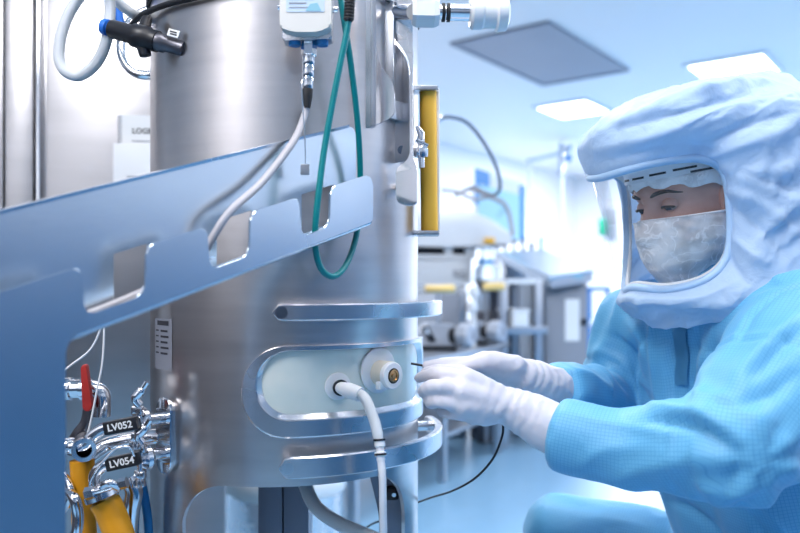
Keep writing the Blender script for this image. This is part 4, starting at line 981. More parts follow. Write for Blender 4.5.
for x_, y_, w_, h_ in ((-0.05, 0.06, 0.10, 0.05), (0.02, -0.02, 0.08, 0.06), (-0.06, -0.06, 0.06, 0.04)): prism(bm, rrect(x_ - w_ / 2, y_ - h_ / 2, x_ + w_ / 2, y_ + h_ / 2, 0.004), sc_ + sN_ * 0.0032, sU2, sV2, 0.001)
finish('graphic', bm, M['labelteal'], sc1, 0)
bm = bmesh.new(); q = sc_ - sN_ * 0.04; tube(bm, [q, Vector((q.x, q.y, 0.02))], 0.02, 12); box(bm, (q.x, q.y, 0.012), (0.3, 0.3, 0.024), None, 0.004); finish('stand', bm, M['rack'], mo)
# grey instrument case and uprights behind the pumps
ic = thing('instrument_case', Vector((0.29, 4.42, 0.655)), 'pale grey instrument case behind the pump with black display', 'case')
Gi = P(442, 300, 4.38); part('case', M['greymetal'], ic, (Gi, px(18, 4.38), 0.085, 0.655, zat(294, 4.38), 0.004, wa), sm=40)
part('side_rail', M['rack'], ic, (Gi + WX * px(18.5, 4.38), px(5, 4.38), 0.08, 0.655, zat(289, 4.38), 0.003, wa))
for k, (u_, v0_) in enumerate(((474, 288), (472, 303))):
    q = P(u_, v0_, 4.36); bm = bmesh.new(); tube(bm, [Vector((q.x, q.y, 0.655)), q - Zu * 0.045], 0.012, 10); lathe(bm, [(0, 0), (px(5, 4), 0.004), (px(6, 4), 0.02), (px(5, 4), 0.055), (0, 0.06)], q - Zu * 0.05, (0, 0, 1), 20)
    bm2 = finish('white_knob', bm, M['white'], ic)
for (u0_, u1_, v_, Y_, lb_) in ((425, 455, 289, 3.95, 'pale yellow padded bar under the white machine, left of two'), (483, 505, 287, 4.5, 'pale yellow padded bar beside the open rack')):
    bm = bmesh.new(); a, b_ = P(u0_, v_, Y_), P(u1_, v_ - 0.5, Y_); tube(bm, [a, a * 0.97 + b_ * 0.03, b_ * 0.97 + a * 0.03, b_], [px(2.5, Y_), px(4, Y_), px(4, Y_), px(2.5, Y_)], 14)
    yb = thing('padded_bar', (a + b_) / 2 - Zu * 0.3, lb_, 'bar'); finish('padding', bm, M['yellow_pale'] if 'yellow_pale' in M else M.setdefault('yellow_pale', plain('pale_yellow_foam', (0.90, 0.66, 0.26), 0.5, var=0.03)), yb, 60)
    bm = bmesh.new(); q = (a + b_) / 2; e_ = 0.16 if u0_ < 450 else 0.40; tube(bm, [q, Vector((q.x, q.y + e_, q.z)), Vector((q.x, q.y + e_, 0.655 if u0_ < 450 else 0.0))], 0.012, 10); finish('bracket', bm, M['rack'], yb)
# glass flask with blue collar and white tube loop
fk = thing('glass_flask', P(490, 288, 5.05), 'small clear flask with blue collar beneath the white dome', 'flask')
q = P(486, 285, 5.05); k = px(1, 5.05)
M['clear'] = plain('clear_glass', (0.9, 0.95, 0.97), 0.08, trans=0.85, ior=1.2, var=0.01)
bm = bmesh.new(); lathe(bm, [(0, 0), (10 * k, 0), (13 * k, 6 * k), (12 * k, 16 * k), (7 * k, 22 * k), (7 * k, 37 * k), (8.5 * k, 38 * k), (8.5 * k, 39 * k), (0, 39 * k)], q, (0, 0, 1), 28); finish('body', bm, M['clear'], fk)
bm = bmesh.new(); lathe(bm, [(7 * k, 22 * k), (8.6 * k, 22 * k), (8.6 * k, 25 * k), (7 * k, 25 * k)], q, (0, 0, 1), 28, True); finish('collar', bm, M['blueedge'], fk)
bm = bmesh.new(); tube(bm, cr([q + Vector((8 * k, -0.05, 20 * k)), q + Vector((14 * k, -0.06, 21 * k)), q + Vector((17 * k, -0.06, 14 * k)), q + Vector((14 * k, -0.06, 6 * k)), q + Vector((4 * k, -0.06, 4 * k))], 6), 1.2 * k, 10); finish('tube', bm, M['whitewire'], fk, 60)
# open steel rack
Rk = P(500, 300, 4.75)
Rx, Rn = Vector((1, 0.25, 0)).normalized(), Vector((-0.25, 1, 0)).normalized(); ra = (Rx, Rn)
rk = thing('steel_rack', (Rk.x, Rk.y, 0), 'open stainless rack with two shelves between bench and console', 'rack')
z5 = lambda v: H + (HOR - v) / FPX * 4.75
W5 = px(46, 4.75)
part('top_shelf', M['white'], rk, (Rk, W5, 0.42, z5(284), z5(279), 0.003, ra))
part('shelf', M['rack'], rk, (Rk - Rn * 0.03, W5 + 0.02, 0.42, z5(334), z5(327), 0.003, ra))
part('bottom_shelf', M['rack'], rk, (Rk, W5, 0.42, 0.17, 0.20, 0.003, ra))
for ux in (1, 38):
    for ny in (0.0, 0.37):
        part('upright', M['rack'], rk, (Rk + Rx * px(ux, 4.75) + Rn * ny, px(8, 4.75), 0.05, 0.0, z5(280), 0.003, ra))
part('back_panel', M['darkmetal'], rk, (Rk + Rn * 0.41, W5, 0.015, 0.2, z5(284), 0.001, ra))
def tub(u0_, u1_, v0_, v1_, Y_, lb_, zb=None):
    a = P(u0_, v1_, Y_); t = thing('instrument_tub', (a.x, a.y, zb if zb is not None else a.z), lb_, 'box')
    z0 = zb if zb is not None else a.z; wd = px(u1_ - u0_, Y_); z1 = z0 + px(v1_ - v0_, Y_)
    part('body', M['white'], t, (a, wd, 0.25, z0, z1 - 0.015, 0.006, ra)); part('lid', M['white'], t, (a - Rx * 0.008 - Rn * 0.008, wd + 0.016, 0.266, z1 - 0.016, z1, 0.005, ra))
tub(513, 530, 309, 327, 4.72, 'white lidded box on the middle shelf of the open rack', z5(327))
tub(512, 530, 0, 20, 4.72, 'white lidded box on the bottom shelf of the open rack', 0.20)
bx = thing('dark_case', Vector((0.56, 5.0, 0)), 'dark case standing behind the pumps beside the rack', 'case')
Dk = P(480, 330, 4.9); part('case', M['darkmetal'], bx, (Dk, px(15, 4.9), 0.2, 0.0, H + (HOR - 312) / FPX * 4.9, 0.01, ra)); part('screen', M['labelblue'], bx, (Dk + Rn * 0.06, px(14, 4.9), 0.02, H + (HOR - 311) / FPX * 4.9, H + (HOR - 293) / FPX * 4.9, 0.004, ra))
# control console with sloping top
Yc = 5.0; Cb = P(543, 300, Yc); Cx, Cn = Vector((1, 0.12, 0)).normalized(), Vector((-0.12, 1, 0)).normalized(); ca_ = (Cx, Cn)
cs = thing('control_console', (Cb.x, Cb.y, 0), 'grey control console with sloping steel top and white sheet', 'console')
zc_ = lambda v: H + (HOR - v) / FPX * Yc
part('cabinet', M['greymetal'], cs, (Cb, px(46, Yc), 0.55, 0.06, zc_(283), 0.004, ca_)); part('plinth', M['darkmetal'], cs, (Cb + Cx * 0.02 + Cn * 0.03, px(42, Yc), 0.48, 0.0, 0.06, 0.002, ca_))
dd = part('door', M['greymetal'], cs, (Cb + Cx * 0.012 - Cn * 0.012, px(43, Yc), 0.014, 0.10, zc_(290), 0.004, ca_))
part('paper_sheet', M['paper'], dd, (Cb + Cx * px(22, Yc) - Cn * 0.016, px(15, Yc), 0.003, zc_(341), zc_(299), 0.0, ca_))
part('latch', M['black'], dd, (Cb + Cx * px(39, Yc) - Cn * 0.03, px(5, Yc), 0.022, zc_(325), zc_(319), 0.003, ca_))
# sloping tray top: thin slab rising to the back-left
T = [P(550, 280, 4.85), P(593, 273, 4.95), P(545, 249, 6.2), P(497, 252, 6.0)]
bm = bmesh.new(); top = [bm.verts.new(p) for p in T]; low = [bm.verts.new(p - Zu * 0.055) for p in T]
bm.faces.new(top); bm.faces.new(list(reversed(low)))
for k in range(4): bm.faces.new((top[k], low[k], low[(k + 1) % 4], top[(k + 1) % 4]))
bmesh.ops.bevel(bm, geom=bm.edges[:], offset=0.008, segments=2, affect='EDGES'); ct = finish('sloping_top', bm, M['rack'], cs, 40)
bm = bmesh.new(); lip_ = [T[0] + Zu * 0.012, T[1] + Zu * 0.012]
tube(bm, [T[3] + Zu * .01, T[0] + Zu * .01, T[1] + Zu * .01], 0.012, 8); finish('rim', bm, M['polished'], ct)
bm = bmesh.new(); a = T[0] * 0.35 + T[1] * 0.65 - Zu * 0.01; box(bm, a, (0.06, 0.01, 0.018), (Cx, Cn, Zu)); finish('badge', bm, M['labelteal'], ct, 0)
bm = bmesh.new()
c_ = (T[2] + T[3]) / 2; obox(bm, c_ - Cx * 0.15, 0.3, 0.06, 0.0, c_.z - 0.05, 0.004, ca_); finish('rear_foot', bm, M['rack'], cs)
# little taps in a row behind the console
for k, (u_, v_) in enumerate(((505, 246), (514, 244), (523, 243), (541, 242), (532, 248))):
    q = P(u_, v_, 6.3); bm = bmesh.new(); lathe(bm, [(0, -0.02), (0.014, -0.02), (0.014, 0.02), (0.024, 0.022), (0.024, 0.036), (0, 0.036)], q, (0, 0, 1), 14)
    tube(bm, [q, Vector((q.x, q.y, 0.0))], 0.014, 8)
    tag(finish('stand_tap', bm, M['greymetal'] if k != 3 else M['labelteal'], None), ('pale grey tap head behind console, closest to the white dome', 'second pale tap head from the white dome behind console', 'third pale tap head from the white dome behind console', 'blue-grey tap head at the end of the row behind console', 'lower pale tap head just before the end of the row')[k], 'tap', 'tap heads behind the console')
# blue side table
Yb = 6.3; tb = thing('side_table', P(600, 320, Yb), 'small table with bright blue edge right of the console', 'table')
Tb = P(586, 290, Yb); zt_ = H + (HOR - 287) / FPX * Yb; ta_ = (Vector((1, 0.1, 0)).normalized(), Vector((-0.1, 1, 0)).normalized())
part('table_top', M['blueedge'], tb, (Tb, px(26, Yb), 0.5, zt_ - 0.03, zt_, 0.004, ta_))
for ux in (1, 23):
    for ny in (0.02, 0.44): part('leg', M['blueedge'], tb, (Tb + ta_[0] * px(ux, Yb) + ta_[1] * ny, px(2.5, Yb), 0.03, 0.0, zt_ - 0.03, 0.002, ta_))
part('shelf', M['labelblue'], tb, (Tb + ta_[0] * 0.02, px(24, Yb), 0.45, zt_ - 0.32, zt_ - 0.29, 0.002, ta_))
# pipe gantry far behind
gp = thing('pipe_gantry', P(545, 285, 9.5), 'thin white pipe frame standing far behind the console', 'frame')
bm = bmesh.new(); Yg = 9.0; tube(bm, [P(527, 161, Yg), P(566, 152, Yg)], 0.022, 10); finish('cross_pipe', bm, M['rack'], gp)
bm = bmesh.new(); a = P(530, 161, Yg); tube(bm, [a, Vector((a.x, a.y, 0))], 0.018, 10); finish('upright', bm, M['white'], gp)
bm = bmesh.new(); a = P(561.5, 142, Yg); tube(bm, [a, P(561.5, 176, Yg)], 0.03, 10); finish('valve_column', bm, M['rack'], gp)
bm = bmesh.new(); a = P(561.5, 176, Yg); tube(bm, [a, Vector((a.x, a.y, 0))], 0.02, 10); finish('upright', bm, M['white'], gp)
for v_ in (148, 158):
    bm = bmesh.new(); q = P(569, v_, Yg); lathe(bm, [(0, -0.03), (0.045, -0.02), (0.045, 0.02), (0, 0.03)], q, (1, 0, 0), 14); tube(bm, [q, P(562, v_, Yg)], 0.012, 8); finish('hand_wheel', bm, M['blueedge'] if v_ > 150 else M['rack'], gp)
gn = thing('wall_dispenser', P(603, 236, 9.6), 'small green dispenser on the far white wall seen through the visor', 'dispenser')
bm = bmesh.new(); box(bm, P(602, 227, 9.9), (0.06, 0.10, 0.22), (E2, E1, Zu), 0.02, 3); finish('bottle', bm, M['green'], gn)
bm = bmesh.new(); box(bm, P(610, 225, 9.95), (0.14, 0.10, 0.42), (E2, E1, Zu), 0.01); finish('bracket', bm, M['rack'], gn)
# ------------------------------------------------------------------ the worker
HO = Vector((0.47, 1.27, 1.128))                 # middle of the head at eye level
HF = Vector((-0.94, -0.342, 0)).normalized(); HL_ = Vector((-HF.y, HF.x, 0)); HU = Vector((0, 0, 1))
HL_ = Vector((0.342, -0.94, 0)).normalized()     # towards the worker's left, that is towards the camera
def HW(x, y, z): return HO + HL_ * x + HF * y + HU * z                # hood frame
pa = R(11)
def HP(x, y, z):                                                      # head frame, nodding down
    y -= 0.012; z += 0.011
    return HO + HL_ * x + HF * (y * math.cos(pa) + z * math.sin(pa)) + HU * (-y * math.sin(pa) + z * math.cos(pa))
SHL, SHR = Vector((0.585, 1.12, 0.925)), Vector((0.455, 1.48, 0.925))
PEL = Vector((0.74, 1.36, 0.36))
person = thing('person', (0.62, 1.36, 0), 'person in pale blue hooded coverall, visor and white gloves crouching at the vessel', 'person')

def head_xyz(a, z, w, df, db):
    s, c = math.sin(a), math.cos(a); e = 0.92
    x = w * math.copysign(abs(s) ** e, s); y = (df if c > 0 else db) * math.copysign(abs(c) ** e, c)
    if c > 0:
        f = c ** 0.5; ax = abs(x); G = lambda q, s_: math.exp(-(q / s_) ** 2)
        y -= 0.0095 * G(ax - 0.032, 0.017) * G(z - 0.0, 0.012) * f
        y += 0.006 * G(z - 0.021, 0.010) * G(ax - 0.030, 0.026) * f
        nz = 0.0
        if -0.058 < z < 0.015:
            t = (0.015 - z) / 0.062; nz = 0.004 + 0.024 * min(t, 1) ** 1.1 if t < 1 else 0.028 * max(0, 1 - (t - 1) / 0.18)
        y += nz * G(x, 0.0085 + 0.006 * max(0, min(1, -z / 0.05))) * f
        y += 0.005 * G(ax - 0.045, 0.018) * G(z + 0.028, 0.014) * f
        y += 0.007 * G(z + 0.069, 0.006) * G(x, 0.020) * f + 0.006 * G(z + 0.080, 0.006) * G(x, 0.018) * f
        y += 0.007 * G(z + 0.104, 0.012) * G(x, 0.018) * f
    return x, y
RG = [(0.118, 0.004, 0.004, 0.004, -.01), (0.115, 0.022, 0.024, 0.026, -.01), (0.108, 0.040, 0.044, 0.05, -.008), (0.095, 0.056, 0.062, 0.075, -.006), (0.078, 0.067, 0.076, 0.09, -.003), (0.055, 0.073, 0.087, 0.098, 0), (0.035, 0.075, 0.091, 0.10, 0), (0.015, 0.074, 0.090, 0.099, 0),
      (-0.005, 0.072, 0.0885, 0.095, 0), (-0.025, 0.070, 0.088, 0.088, 0), (-0.045, 0.067, 0.0875, 0.078, 0), (-0.065, 0.062, 0.086, 0.066, 0), (-0.085, 0.055, 0.085, 0.055, 0), (-0.100, 0.046, 0.083, 0.048, 0), (-0.112, 0.036, 0.074, 0.045, 0)]
zf = []
for i in range(len(RG) - 1):
    for k in range(5): zf.append(i + k / 5)
zf.append(len(RG) - 1)
def rgi(f):
    i = min(int(f), len(RG) - 2); t = f - i; return [RG[i][j] * (1 - t) + RG[i + 1][j] * t for j in range(5)]
NA = 72; bm = bmesh.new(); rings = []
for f in zf:
    z, w_, df, db, yc = rgi(f); row = []
    for k in range(NA):
        a = 2 * math.pi * k / NA; x, y = head_xyz(a, z, w_, df, db); row.append(bm.verts.new(HP(x, y + yc, z)))
    rings.append(row)
def body_ring(c, ra, rb, A, B): return [bm.verts.new(Vector(c) + A * (ra * math.sin(2 * math.pi * k / NA)) + B * (rb * math.cos(2 * math.pi * k / NA))) for k in range(NA)]
nk = HP(0, -0.015, -0.13)
for c, ra, rb in ((HP(0, 0.005, -0.122), 0.050, 0.050), (nk, 0.053, 0.052), (Vector((0.515, 1.288, 0.965)), 0.055, 0.056), (Vector((0.525, 1.295, 0.94)), 0.085, 0.065), (Vector((0.565, 1.305, 0.90)), 0.13, 0.06), (Vector((0.61, 1.32, 0.80)), 0.125, 0.08), (Vector((0.66, 1.335, 0.62)), 0.12, 0.085), (Vector((0.70, 1.35, 0.46)), 0.13, 0.09), (PEL, 0.11, 0.09)):
    rings.append(body_ring(c, ra, rb, HL_, HF))
for A, B in zip(rings, rings[1:]):
    for k in range(NA): bm.faces.new((A[k], A[(k + 1) % NA], B[(k + 1) % NA], B[k]))
bm.faces.new(list(reversed(rings[0]))); bm.faces.new(rings[-1])
m, nt, b = new_mat('skin')
b.inputs['Roughness'].default_value = 0.5; b.inputs['Subsurface Weight'].default_value = 0.12; b.inputs['Subsurface Radius'].default_value = (0.008, 0.003, 0.002)
tc = nd(nt, 'ShaderNodeTexCoord'); n1 = nd(nt, 'ShaderNodeTexNoise'); n1.inputs['Scale'].default_value = 30; n1.inputs['Detail'].default_value = 4
rp = nd(nt, 'ShaderNodeValToRGB'); rp.color_ramp.elements[0].color = (0.50, 0.27, 0.215, 1); rp.color_ramp.elements[1].color = (0.66, 0.39, 0.325, 1); rp.color_ramp.elements[0].position = .3; rp.color_ramp.elements[1].position = .7
nt.links.new(tc.outputs['Object'], n1.inputs['Vector']); nt.links.new(n1.outputs['Fac'], rp.inputs[0]); nt.links.new(rp.outputs[0], b.inputs['Base Color'])
M['skin'] = m
M['hair'] = plain('dark_hair', (0.03, 0.018, 0.014), 0.5, var=0.2, vscale=80)
M['eyewhite'] = plain('eye_white', (0.42, 0.38, 0.38), 0.15, coat=0.5, var=0.02)
M['iris'] = plain('iris', (0.06, 0.09, 0.13), 0.15, coat=0.5, var=0.2, vscale=200)
body = finish('body', bm, M['skin'], person, 180)
for sx_ in (-1, 1):
    ec = HP(sx_ * 0.032, 0.0700, -0.001); gz = (HP(sx_ * 0.030 + 0.012, 0.2, -0.070) - ec).normalized()
    bm = bmesh.new(); lathe(bm, [(0.0118 * math.sin(t), 0.0118 * math.cos(t)) for t in np.linspace(0, math.pi, 17)], ec, gz, 24); ey = finish('eye', bm, M['eyewhite'], person, 180)
    bm = bmesh.new(); lathe(bm, [(0.0121 * math.sin(t), 0.0121 * math.cos(t)) for t in np.linspace(0, 0.62, 7)], ec, gz, 20); finish('iris', bm, M['iris'], ey, 180)
    # eyelids as shells of a slightly larger ball
    for lo_, hi_, nm in ((13, 100, 'upper_eyelid'), (-90, -22, 'lower_eyelid')):
        bm = bmesh.new(); rows = []
        for i in range(9):
            el = R(lo_ + (hi_ - lo_) * i / 8) - R(18); row = []
            for k in range(17):
                az = R(-95 + 190 * k / 16); e2 = el * (1 if nm[0] == 'u' else 1) * 1.0
                if i == 0 and nm[0] == 'u': e2 = el - R(10) * math.sin(abs(az)) ** 2
                q = Vector((math.sin(az) * math.cos(e2), math.cos(az) * math.cos(e2), math.sin(e2))) * (0.0134 + 0.0006 * (i == 0))
                row.append(bm.verts.new(ec + (HP(q.x, q.y, q.z) - HP(0, 0, 0))))
            rows.append(row)
        for A, B in zip(rows, rows[1:]):
            for k in range(16): bm.faces.new((A[k], A[k + 1], B[k + 1], B[k]))
        lid = finish(nm, bm, M['skin'], person, 180)
        if nm[0] == 'u':
            bm = bmesh.new(); el = R(13 - 18)
            pts = []
            for k in range(13):
                az = R(-72 + 144 * k / 12); e2 = el - R(10) * math.sin(abs(az)) ** 2; q = Vector((math.sin(az) * math.cos(e2), math.cos(az) * math.cos(e2), math.sin(e2))) * 0.0146
                pts.append(ec + (HP(q.x, q.y, q.z - 0.0006) - HP(0, 0, 0)))
            tube(bm, pts, [0.0006] + [0.0019] * 11 + [0.0006], 8); finish('eyelashes', bm, M['hair'], lid)
    bm = bmesh.new(); pts = []
    for k in range(11):
        t = k / 10; x = 0.013 + 0.043 * t; z = 0.0150 + 0.0055 * math.sin(math.pi * min(1, t * 1.15) * 0.75) - 0.004 * max(0, t - 0.7) / 0.3
        xx = sx_ * x; a = math.asin(min(0.999, (abs(xx) / 0.0745) ** (1 / 0.92))) * sx_
        _, yy = head_xyz(a, z, 0.0743, 0.0903, 0.099); pts.append(HP(xx, yy + 0.0005, z))
    tube(bm, pts, [0.0014, 0.0026, 0.0031, 0.0033, 0.0033, 0.0031, 0.0028, 0.0024, 0.0019, 0.0014, 0.0008], 10); finish('eyebrow', bm, M['hair'], person)
    bm = bmesh.new()   # ear under the net
    tube(bm, [HP(sx_ * 0.074, -0.008 + 0.016 * math.cos(t), -0.012 + 0.03 * math.sin(t)) for t in np.linspace(0, 2 * math.pi, 15)[:-1]], 0.006, 8, closed=True)
    finish('ear', bm, M['skin'], person)

def ridge0(v): return 1 - 2 * abs(noise.noise(v))
# gauze materials
def gauze(name, col, dens, vs, thr=(0.35, 0.6)):
    m, nt, b = new_mat(name); b.inputs['Base Color'].default_value = (*col, 1); b.inputs['Roughness'].default_value = 0.7
    tc = nd(nt, 'ShaderNodeTexCoord'); n1 = nd(nt, 'ShaderNodeTexNoise'); n1.inputs['Scale'].default_value = vs; n1.inputs['Detail'].default_value = 6
    n2 = nd(nt, 'ShaderNodeTexNoise'); n2.inputs['Scale'].default_value = vs * 0.9; n2.inputs['Detail'].default_value = 2; n2.inputs['Distortion'].default_value = 1.2
    s1 = nd(nt, 'ShaderNodeMath'); s1.operation = 'SUBTRACT'; s1.inputs[1].default_value = 0.5; vo = nd(nt, 'ShaderNodeMath'); vo.operation = 'ABSOLUTE'
    mr = nd(nt, 'ShaderNodeMapRange'); mr.inputs['From Min'].default_value = thr[0]; mr.inputs['From Max'].default_value = thr[1]; mr.inputs['To Min'].default_value = dens - 0.18; mr.inputs['To Max'].default_value = dens + 0.13
    m2 = nd(nt, 'ShaderNodeMapRange'); m2.inputs['From Max'].default_value = 0.03; m2.inputs['To Min'].default_value = 0.32; m2.inputs['To Max'].default_value = 0.0
    ad = nd(nt, 'ShaderNodeMath'); ad.operation = 'ADD'; ad.use_clamp = True
    L = nt.links; L.new(tc.outputs['Object'], n1.inputs['Vector']); L.new(tc.outputs['Object'], n2.inputs['Vector']); L.new(n2.outputs['Fac'], s1.inputs[0]); L.new(s1.outputs[0], vo.inputs[0]); L.new(n1.outputs['Fac'], mr.inputs['Value']); L.new(vo.outputs[0], m2.inputs['Value'])
    L.new(mr.outputs[0], ad.inputs[0]); L.new(m2.outputs[0], ad.inputs[1]); L.new(ad.outputs[0], b.inputs['Alpha'])
    return m
M['gauze'] = gauze('white_gauze', (0.95, 0.95, 0.97), 0.74, 30)
M['net'] = gauze('hair_net_fleece', (0.95, 0.95, 0.98), 0.92, 40)
# face cover: offset of the lower face with creases
bm = bmesh.new(); rows = []
for i in range(33):
    t = i / 32; row = []
    for k in range(61):
        u_ = -1 + 2 * k / 60; a = u_ * R(112)
        ztop = -0.020 - 0.006 * abs(u_); z = ztop + (-0.128 - ztop) * t
        ff = min(range(len(zf)), key=lambda j: abs(rgi(zf[j])[0] - max(z, -0.111)))
        zz, w_, df, db, yc = rgi(zf[ff]); x, y = head_xyz(a, max(z, -0.111), w_, df, db)
        tent = 0.007 * math.sin(math.pi * min(1, t * 1.1)) + 0.004 * math.exp(-((u_ / 0.3) ** 2)) * math.exp(-((t - 0.5) / 0.35) ** 2)
        sc = 1 + (0.05 + tent / 0.09); q = HP(x * sc, (y + yc) * sc + 0.0015, z)
        q += (q - HO).normalized() * 0.0032 * noise.noise(Vector((x * 55, z * 70 + x * 30, y * 40))) 
        row.append(bm.verts.new(q))
    rows.append(row)
for A, B in zip(rows, rows[1:]):
    for k in range(60): bm.faces.new((A[k], A[k + 1], B[k + 1], B[k]))
bm.verts.ensure_lookup_table(); W_ = 61
C_ = np.array([v_.co[:] for v_ in bm.verts]).reshape(33, 61, 3)
for _ in range(25):
    C_[1:-1, 1:-1] = 0.5 * C_[1:-1, 1:-1] + 0.125 * (C_[:-2, 1:-1] + C_[2:, 1:-1] + C_[1:-1, :-2] + C_[1:-1, 2:])
for v_, c_ in zip(bm.verts, C_.reshape(-1, 3)):
    c_ = Vector(c_); d_ = (c_ - HO).normalized(); v_.co = c_ + d_ * (0.004 + 0.0022 * ridge0(Vector((c_.x * 50, c_.y * 60, c_.z * 75))) + 0.001 * noise.noise(c_ * 160))
finish('face_cover', bm, M['gauze'], person, 180)
bm = bmesh.new(); tube(bm, [v_ for v_ in []] or [HP(*p) for p in []] or cr([HP(0.0745 * math.sin(R(d)) * 1.06, (0.0885 * math.cos(R(d)) if abs(d) < 90 else 0.09 * math.cos(R(d))) * 1.07 + (0.014 * math.exp(-(d / 9) ** 2)), -0.020 - 0.006 * abs(d) / 112) for d in range(-110, 111, 10)], 2), 0.0016, 6); finish('cover_hem', bm, M['net'], person, 60)
# dark beard below the cover
bm = bmesh.new(); rows = []
for i in range(13):
    z = -0.062 - 0.056 * i / 12; ff = min(range(len(zf)), key=lambda j: abs(rgi(zf[j])[0] - max(z, -0.111))); zz, w_, df, db, yc = rgi(zf[ff])
    row = []
    for k in range(31):
        a = R(-100 + 200 * k / 30); x, y = head_xyz(a, max(z, -0.111), w_, df, db); row.append(bm.verts.new(HP(x * 1.025, (y + yc) * 1.02 + 0.0006, z)))
    rows.append(row)
for A, B in zip(rows, rows[1:]):
    for k in range(30): bm.faces.new((A[k], A[k + 1], B[k + 1], B[k]))
finish('beard', bm, M['hair'], person, 180)
# hair net: cap with ruffled rim above the brows
bm = bmesh.new(); rows = []
for i in range(23):
    t = i / 22; row = []
    for k in range(96):
        a = 2 * math.pi * k / 96
        zl = 0.031 + 0.003 * math.sin(a * 11) + 0.0025 * noise.noise(Vector((a * 7, 1, 3))) - 0.030 * (0.5 - 0.5 * math.cos(a)) ** 0.8; z = zl + (0.118 - zl) * t
        ff = min(range(len(zf)), key=lambda j: abs(rgi(zf[j])[0] - z)); zz, w_, df, db, yc = rgi(zf[ff])
        x = w_ * math.sin(a); y = (df if math.cos(a) > 0 else db) * math.cos(a) + yc
        d = 1.05 + 0.09 * math.exp(-((t - 0.14) / 0.12) ** 2) + 0.022 * math.sin(a * 29 + 2 * noise.noise(Vector((a * 5, 0, 0)))) * math.exp(-(t / 0.25) ** 2) + 0.03 * noise.noise(Vector((x * 45, y * 45, z * 30)))
        row.append(bm.verts.new(HP(x * d, y * d, z + 0.004 * noise.noise(Vector((a * 4, t * 3, 2))) * (1 - t) + 0.006 * t)))
    rows.append(row)
for A, B in zip(rows, rows[1:]):
    for k in range(96): bm.faces.new((A[k], A[(k + 1) % 96], B[(k + 1) % 96], B[k]))
finish('hair_net', bm, M['net'], person, 180)
# helmet headband with black slots
bm = bmesh.new(); n = 72; rows = []
for k in range(n):
    a = 2 * math.pi * k / n; x = 0.089 * math.sin(a); y = (0.108 if math.cos(a) > 0 else 0.12) * math.cos(a)
    rows.append([bm.verts.new(HP(x * s_, y * s_, z)) for s_, z in ((1, 0.041), (1, 0.069), (0.97, 0.069), (0.97, 0.041))])
for k in range(n):
    for j in range(4): bm.faces.new((rows[k][j], rows[(k + 1) % n][j], rows[(k + 1) % n][(j + 1) % 4], rows[k][(j + 1) % 4]))
hb = finish('headband', bm, M['white'], person, 40)
for d0, d1, zc in ((-40, -28, .056), (-22, -8, .057), (-2, 14, .057), (20, 36, .058), (42, 62, .059), (68, 90, .060), (56, 76, .052)):
    bm = bmesh.new(); pv = None
    for i in range(7):
        a = R(d0 + (d1 - d0) * i / 6); x = 0.089 * math.sin(a); y = 0.108 * math.cos(a)
        row = [bm.verts.new(HP(x * 1.006, y * 1.006, zc - 0.009 + dz)) for dz in (-0.0017, 0.0017)]
        if pv: bm.faces.new((pv[0], row[0], row[1], pv[1]))
        pv = row
    finish('slot', bm, M['black'], hb, 0)

# ------------------------------------------------------------------ hood and visor
OK_ = [(0, .166, .040), (.055, .150, .047), (.084, .105, .057), (.093, .050, .060), (.096, .014, .040), (.096, .002, -.03), (.094, .008, -.088), (.081, .036, -.120), (.05, .078, -.135), (0, .102, -.132)]
BR = [  # control polygons from the opening edge over the head to the hem
 [(0, .174, .052), (0, .180, .09), (0, .160, .125), (0, .09, .165), (0, -.04, .195), (0, -.15, .21), (0, -.22, .13), (0, -.25, -.02), (0, -.22, -.17)],
 [(.06, .158, .058), (.065, .163, .09), (.063, .143, .125), (.06, .075, .165), (.055, -.05, .195), (.06, -.15, .205), (.075, -.22, .12), (.08, -.25, -.03), (.085, -.22, -.17)],
 [(.092, .112, .066), (.104, .118, .087), (.105, .10, .122), (.10, .04, .160), (.095, -.06, .178), (.11, -.15, .16), (.135, -.215, .08), (.15, -.23, -.03), (.155, -.19, -.165)],
 [(.100, .056, .072), (.113, .060, .088), (.122, .038, .115), (.125, -.02, .138), (.127, -.09, .148), (.14, -.16, .12), (.165, -.19, .04), (.18, -.195, -.05), (.18, -.155, -.155)],
 [(.106, .022, .044), (.118, .022, .060), (.132, -.005, .085), (.142, -.055, .115), (.145, -.11, .13), (.165, -.15, .09), (.185, -.165, .01), (.195, -.15, -.07), (.19, -.12, -.15)],
 [(.107, .006, -.03), (.120, .0, -.026), (.134, -.02, -.02), (.148, -.05, -.02), (.160, -.08, -.03), (.172, -.10, -.05), (.182, -.105, -.08), (.186, -.09, -.115), (.18, -.075, -.15)],
 [(.105, .012, -.095), (.118, .008, -.098), (.130, -.002, -.102), (.142, -.015, -.108), (.152, -.028, -.116), (.160, -.038, -.126), (.165, -.042, -.138), (.166, -.042, -.150), (.155, -.04, -.165)],
 [(.091, .038, -.129), (.102, .037, -.133), (.112, .031, -.138), (.120, .024, -.143), (.126, .016, -.148), (.130, .008, -.153), (.132, .0, -.159), (.130, -.006, -.166), (.12, -.01, -.175)],
 [(.055, .082, -.143), (.062, .084, -.147), (.068, .080, -.151), (.073, .073, -.155), (.076, .065, -.159), (.076, .056, -.164), (.074, .048, -.170), (.07, .042, -.176), (.062, .038, -.182)],
 [(0, .108, -.141), (0, .111, -.145), (0, .107, -.150), (0, .099, -.155), (0, .09, -.160), (0, .081, -.165), (0, .072, -.171), (0, .064, -.178), (0, .056, -.185)]]
KEYS = [[OK_[i]] + BR[i] for i in range(10)]
FWD = [0, 0.0, 0.008, 0.026, 0.040, 0.046, 0.042, 0.026, 0.006, 0]      # the hood is pulled forward on the worker's right
full = KEYS + [[(-x, y + FWD[i] * (1 - j / 9) ** 1.3, z) for j, (x, y, z) in enumerate(KEYS[i])] for i in range(8, 0, -1)]
